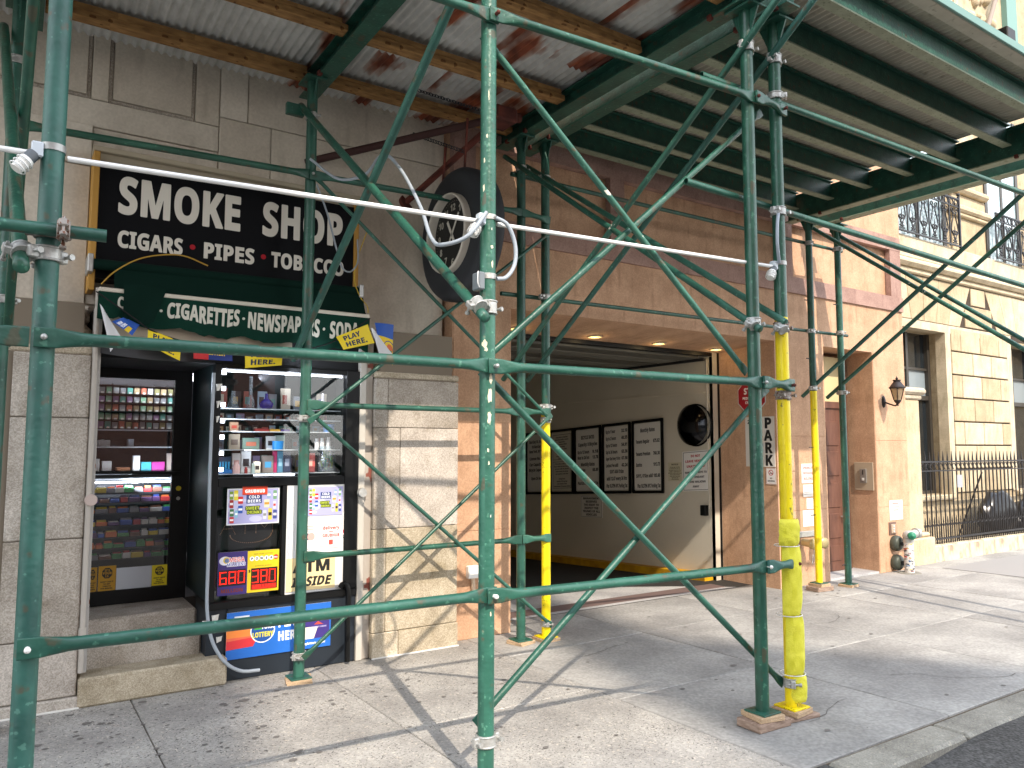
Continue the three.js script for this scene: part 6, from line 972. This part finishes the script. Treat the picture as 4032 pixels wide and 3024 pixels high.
  part(sp, 'pipe', new THREE.CylinderGeometry(0.07, 0.07, 0.5, 20, 1, true).translate(11.49, 0.25, 0.08), STK, { own: false }); part(sp, 'elbow', [sphere(V(11.49, 0.56, 0.08), 0.082, 14), tube(V(11.49, 0.57, 0.08), V(11.76, 0.58, 0.06), 0.066, 18), tube(V(11.72, 0.58, 0.06), V(11.79, 0.58, 0.06), 0.08, 18)], GALV); part(sp, 'green_cap', place(lathe([[0.055, -0.03], [0.06, 0.01], [0.045, 0.03], [0.02, 0.035], [0.02, 0.05], [0.001, 0.052]], 18), V(11.47, 0.57, 0.13), V(11.41, 0.57, 0.2)), M({ color: '#1f7a5c', roughness: 0.4 })); part(sp, 'flange', new THREE.CylinderGeometry(0.16, 0.17, 0.012, 22).translate(11.49, 0.008, 0.08), KERB); part(sp, 'collar', new THREE.CylinderGeometry(0.08, 0.08, 0.05, 20).translate(11.49, 0.49, 0.08), GALV);
  // lantern sconce
  const ln = thing('wall_lantern', 'black carriage lantern on a curved arm on the right pier', 'lantern', [11.3, 2.53, 0.0]);
  const LB = M({ color: '#2e2725', roughness: 0.45, metalness: 0.4 }), lx = 11.28, lz = 0.12;
  part(ln, 'back_plate', lathe([[0.06, 0], [0.055, 0.015], [0.03, 0.03], [0.001, 0.035]], 16).scale(0.8, 1, 1.6).rotateX(Math.PI / 2).translate(11.36, 2.61, ZG + 0.006), LB);
  part(ln, 'arm', wire([V(11.36, 2.6, ZG + 0.03), V(11.34, 2.56, -0.02), V(lx + 0.02, 2.54, 0.08), V(lx, 2.58, lz)], 0.012, 8), LB);
  const hexa = (r0, r1, y0, y1) => new THREE.CylinderGeometry(r1, r0, y1 - y0, 6, 1, true).translate(lx, (y0 + y1) / 2, lz);
  part(ln, 'glass', hexa(0.055, 0.105, 2.62, 2.8), M({ color: '#cfc6b0', transmission: 0.7, roughness: 0.25, thickness: 0 }));
  const bars = []; for (let k = 0; k < 6; k++) { const a = k * Math.PI / 3; bars.push(tube(V(lx + Math.sin(a) * 0.057, 2.62, lz + Math.cos(a) * 0.057), V(lx + Math.sin(a) * 0.108, 2.8, lz + Math.cos(a) * 0.108), 0.007, 5)); }
  part(ln, 'cage', [...bars, tube(V(lx, 2.6, lz), V(lx, 2.62, lz), 0.06, 6), tube(V(lx, 2.56, lz), V(lx, 2.6, lz), 0.02, 8, 0.05), sphere(V(lx, 2.545, lz), 0.016, 8)], LB);
  part(ln, 'roof', [tube(V(lx, 2.8, lz), V(lx, 2.815, lz), 0.135, 6), tube(V(lx, 2.815, lz), V(lx, 2.91, lz), 0.125, 6, 0.05), tube(V(lx, 2.91, lz), V(lx, 2.93, lz), 0.06, 8), sphere(V(lx, 2.95, lz), 0.02, 8), tube(V(lx, 2.96, lz), V(lx, 2.99, lz), 0.012, 6, 0.002)], LB);
  single('outlet_box', 'white electrical outlet box low on the left stucco pier', 'outlet box', cbox(3.86, 3.985, 0.595, 0.72, ZG + 0.007, ZG + 0.07, 0.008), WHITEPLASTIC);
  single('outlet_pipe', 'short pale pipe stub below the white outlet box', 'pipe', [tube(V(3.94, 0.42, ZG + 0.03), V(3.93, 0.6, ZG + 0.03), 0.022, 10), sphere(V(3.98, 0.44, ZG + 0.05), 0.035, 10)], M({ color: '#cdb8a0', roughness: 0.7 }));
}
// ---------- hanging clock, rusty brackets ----------
{
  const cx = 3.45, cy = 3.87, cz = 0.42, c = thing('hanging_clock', 'round black tyre shaped clock hanging out from the building corner', 'clock', [cx, cy - 0.62, cz]);
  const RUB = M({ color: '#23262a', roughness: 0.7 });
  const turn = g => g.rotateZ(Math.PI / 2).translate(cx, cy, cz);                 // lathe axis y -> -x
  part(c, 'tyre', turn(lathe([[0.36, -0.12], [0.56, -0.13], [0.61, -0.1], [0.625, -0.04], [0.625, 0.06], [0.6, 0.1], [0.54, 0.12], [0.36, 0.1]], 48)), RUB);
  part(c, 'white_rim', turn(lathe([[0.372, 0.06], [0.375, 0.155], [0.366, 0.172], [0.356, 0.172], [0.35, 0.15], [0.347, 0.06]], 48)), M({ color: '#c9c3b6', roughness: 0.5 }));
  part(c, 'dial', panelGeo(V(cx - 0.085, cy - 0.35, cz - 0.35), V(0, 0, 0.7), V(0, 0.7, 0)), canvasMat(512, 512, (g, w, h) => { flatText(g, w, h, '#191815'); g.fillStyle = '#a5a092'; for (let k = 1; k <= 12; k++) { const a = k / 12 * 6.2832; txt(g, String(k), 256 + Math.sin(a) * 190, 256 - Math.cos(a) * 190, 62, 0, 'center', 'bold'); } for (let k = 0; k < 60; k++) { const a = k / 60 * 6.2832; g.fillRect(254 + Math.sin(a) * 232, 254 - Math.cos(a) * 232, 5, 5); } }, { roughness: 0.75 }), { own: false });
  const hand = (a, L, back, w) => { const d = V(0, Math.cos(a), Math.sin(a)), o = V(cx - 0.095, cy, cz); return place(new THREE.BoxGeometry(0.006, L + back, w), o.clone().addScaledVector(d, -back), o.clone().addScaledVector(d, L)); };
  part(c, 'hand', bare(hand(-0.55, 0.16, 0.08, 0.03)), M({ color: '#cfcabc' })); part(c, 'hand', bare(hand(0.62, 0.22, 0.09, 0.022)), M({ color: '#cfcabc' }));
  part(c, 'hanger', tube(V(cx - 0.06, cy + 0.55, cz - 0.25), V(cx - 0.06, 4.78, cz - 0.2), 0.012, 6), RUST); part(c, 'hanger', [tube(V(cx - 0.02, cy + 0.6, cz + 0.1), V(cx - 0.02, 4.95, cz + 0.15), 0.012, 6)], RUST);
  const b = thing('rusty_bracket', 'rusty steel bracket arms and chains holding the hanging clock', 'bracket', [3.4, 4.3, 0.2]);
  part(b, 'arm', tube(V(2.2, 4.55, ZU), V(3.72, 4.98, 0.72), 0.035, 10), M({ color: '#3f2420', roughness: 0.8 })); part(b, 'arm', tube(V(3.22, 4.34, ZU), V(3.66, 4.92, 0.66), 0.032, 10), RUST);
  part(b, 'wall_flange', [tube(V(3.22, 4.34, ZU), V(3.23, 4.35, ZU + 0.03), 0.08, 12)], RUST);
  part(b, 'knuckle', [cbox(3.58, 3.82, 4.9, 5.04, 0.58, 0.84, 0.02), tube(V(3.6, 4.97, 0.7), V(3.9, 5.0, 0.75), 0.045, 10)], RUST);
  const ch = (p, q, n) => { const L = []; for (let i = 0; i < n; i++) { const t = (i + 0.5) / n, c2 = p.clone().lerp(q, t); L.push(new THREE.TorusGeometry(0.014, 0.004, 5, 8).scale(1, 1.5, 1).rotateY(i % 2 ? 1.57 : 0).rotateZ(Math.atan2(q.y - p.y, q.x - p.x) - 1.57).translate(c2.x, c2.y, c2.z)); } return L; };
  part(b, 'chain', ch(V(2.95, 5.12, 0.5), V(3.62, 4.99, 0.7), 26), STEELDARK); part(b, 'chain', ch(V(3.2, 4.98, -0.1), V(3.5, 4.7, 0.4), 20), STEELDARK);
  single('steel_clip', 'small green steel plate clamped at the top of the post by the sign', 'steel plate', [cbox(1.84, 1.99, 4.72, 4.82, 0.22, 0.27, 0.004)], GREEN);
}
// ---------- conduit with caged lamps along the front posts ----------
{
  const yz = [[0.102, 2.824 - 0.0, 3.13], [2.217, 2.91, 3.16], [4.606, 3.065, 3.19]];
  const cd = (lab, p, q) => single('white_conduit', lab, 'conduit', tube(p, q, 0.0125, 10), WHITEPLASTIC);
  cd('white conduit run leading to the post before the granite pier', V(-1.8, 3.09, 2.76), V(0.05, 3.12, 2.83)); cd('white conduit run crossing before the black shop sign', V(0.155, 3.118, 2.845), V(2.155, 3.165, 2.92)); cd('white conduit run from the peeling post to the double posts', V(2.27, 3.165, 2.925), V(4.54, 3.195, 3.07));
  for (const [k, y, dx, dz, lab] of [['L', 3.13, -0.055, 0.02, 'caged lamp on the post before the granite pier'], ['C', 3.17, -0.06, 0.025, 'white caged lamp on the peeling post'], ['R2', 3.2, -0.065, 0.0, 'caged lamp high on the yellow based padded post']]) {
    const [x, z] = POST[k], t = thing('caged_lamp', lab, 'lamp', [x + dx, y - 0.12, z + dz]), o = V(x + dx, y, z + dz), d = V(-0.55, -0.75, 0.15).normalize();
    part(t, 'strap', new THREE.CylinderGeometry(PR + 0.004, PR + 0.004, 0.03, 20, 1, true).translate(x, y + 0.025, z), GALV);
    part(t, 'junction_box', cbox(o.x - 0.024, o.x + 0.02, y - 0.03, y + 0.035, o.z - 0.024, o.z + 0.024, 0.006), M({ color: '#c4ccd2', roughness: 0.4 }));
    part(t, 'socket', tube(o.clone().addScaledVector(d, 0.02), o.clone().addScaledVector(d, 0.06), 0.026, 14), M({ color: '#5a5f63', roughness: 0.5 }));
    part(t, 'jar_glass', tube(o.clone().addScaledVector(d, 0.06), o.clone().addScaledVector(d, 0.125), 0.029, 16, 0.024), M({ color: '#f2f0ea', roughness: 0.25 }));
    for (const q of [0.075, 0.095, 0.115]) part(t, 'cage_ring', new THREE.TorusGeometry(0.033, 0.003, 5, 18).rotateX(Math.PI / 2).applyQuaternion(new THREE.Quaternion().setFromUnitVectors(UP, d)).translate(...o.clone().addScaledVector(d, q).toArray()), WHITEPLASTIC);
  }
  const [cx, cz] = POST.C;
  single('grey_flex', 'grey flexible conduit looping from the back post over to the lamp', 'flexible conduit', wire([V(2.0, 4.3, 0.42), V(2.2, 4.13, 0.55), V(2.33, 4.12, 0.75), V(2.3, 4.14, 1.2), V(2.2, 3.85, 1.75), V(2.12, 3.42, 2.25), V(2.02, 3.12, 2.6), V(1.98, 3.03, 2.8), V(2.05, 3.05, 2.96), V(2.16, 3.2, 2.99)], 0.012, 8, 80), PIPEGREY);
  single('grey_flex', 'grey flexible conduit loop standing off the side of the peeling post', 'flexible conduit', wire([V(cx + 0.02, 3.19, cz + 0.05), V(cx + 0.09, 3.16, cz + 0.06), V(cx + 0.145, 3.05, cz + 0.06), V(cx + 0.14, 2.93, cz + 0.06), V(cx + 0.08, 2.85, cz + 0.06), V(cx + 0.03, 2.84, cz + 0.05)], 0.012, 8, 40), PIPEGREY);
  single('grey_flex', 'thin grey cable hanging in a loop over the end of the black sign', 'cable', wire([V(2.08, 4.12, 0.36), V(2.2, 3.9, 0.3), V(2.33, 3.62, 0.2), V(2.42, 3.48, 0.12), V(2.5, 3.47, 0.08), V(2.58, 3.56, 0.05), V(2.6, 3.8, 0.0)], 0.008, 6, 40), PIPEGREY);
  const t = thing('outlet_box', 'grey outlet box strapped to the peeling post above the coupler', 'outlet box', [cx - 0.06, 2.76, cz + 0.02]);
  part(t, 'box', cbox(cx - 0.085, cx - 0.046, 2.77, 2.87, cz - 0.03, cz + 0.05, 0.006), M({ color: '#6d7478', roughness: 0.5 })); part(t, 'strap', new THREE.CylinderGeometry(PR + 0.004, PR + 0.004, 0.032, 20, 1, true).translate(cx, 2.855, cz), GALV); part(t, 'wire_handle', wire([V(cx - 0.085, 2.78, cz + 0.05), V(cx - 0.1, 2.8, cz + 0.06), V(cx - 0.1, 2.86, cz + 0.06), V(cx - 0.085, 2.87, cz + 0.04)], 0.003, 5), WHITEPLASTIC);
  single('grey_flex', 'grey conduit hanging beside the padded post under its lamp', 'flexible conduit', wire([V(4.555, 3.22, 3.1), V(4.5, 3.34, 3.13), V(4.52, 3.5, 3.12), V(4.56, 3.58, 3.1)], 0.012, 8), PIPEGREY);
  // conduits on the shop front
  single('grey_pipe', 'grey pipe running down the display case corner to the pavement', 'pipe', wire([V(1.38, 2.5, 0.0), V(1.375, 1.7, 0.0), V(1.385, 1.0, 0.0), V(1.395, 0.55, 0.0), V(1.44, 0.33, 0.03), V(1.54, 0.17, 0.07), V(1.66, 0.095, 0.07), V(1.8, 0.08, 0.06)], 0.014, 8, 60), PIPEGREY);
  single('white_conduit', 'painted steel conduit running down the door side jamb', 'conduit', [tube(V(0.52, 0.25, 0.02), V(0.52, 3.1, 0.02), 0.018, 10), tube(V(0.52, 0.52, 0.02), V(0.52, 0.57, 0.02), 0.026, 10)], M({ color: '#b3aca2', roughness: 0.6 }));
  single('round_bell', 'round pale bell plate on the jamb beside the shop door', 'bell', new THREE.CylinderGeometry(0.04, 0.045, 0.03, 18).rotateX(Math.PI / 2).translate(0.535, 1.5, 0.045), M({ color: '#b9a8a0', roughness: 0.5 }));
  single('round_bell', 'round steel lock cover on the jamb beside the white board', 'lock cover', new THREE.CylinderGeometry(0.04, 0.045, 0.03, 18).rotateX(Math.PI / 2).translate(2.69, 1.485, 0.0), GALV);
  single('black_pipe', 'black bent pipe in front of the white board edge', 'pipe', wire([V(2.5, 0.66, -0.01), V(2.53, 0.7, 0.0), V(2.565, 0.66, 0.01), V(2.57, 0.4, 0.01), V(2.575, 0.02, 0.01)], 0.022, 10, 40), BLACK);
  // scraps of paper stuck to the shop front
  for (const [x, y, w, h, l] of [[1.405, 2.36, 0.05, 0.05, 'crumpled tape high on the display case corner'], [1.412, 2.22, 0.035, 0.05, 'white tape scrap on the display case corner'], [1.412, 2.1, 0.03, 0.045, 'lowest white tape scrap on the display case corner'], [1.43, 0.5, 0.06, 0.045, 'white paper scrap on the bulkhead above the pipe bend'], [1.36, 0.48, 0.05, 0.03, 'crumpled white scrap beside the pipe at the top step'], [1.47, 0.33, 0.05, 0.04, 'torn paper scrap at the corner of the blue banner']])
    single('paper_scrap', l, 'paper scrap', quadSheet([[x, y + h], [x + w, y + h * 1.1], [x + w * 0.9, y], [x + 0.004, y - 0.006]], -0.022, 0.012), M({ color: '#d9d7d0', roughness: 0.8 }), { own: false });
}
renderer.render(scene, camera);
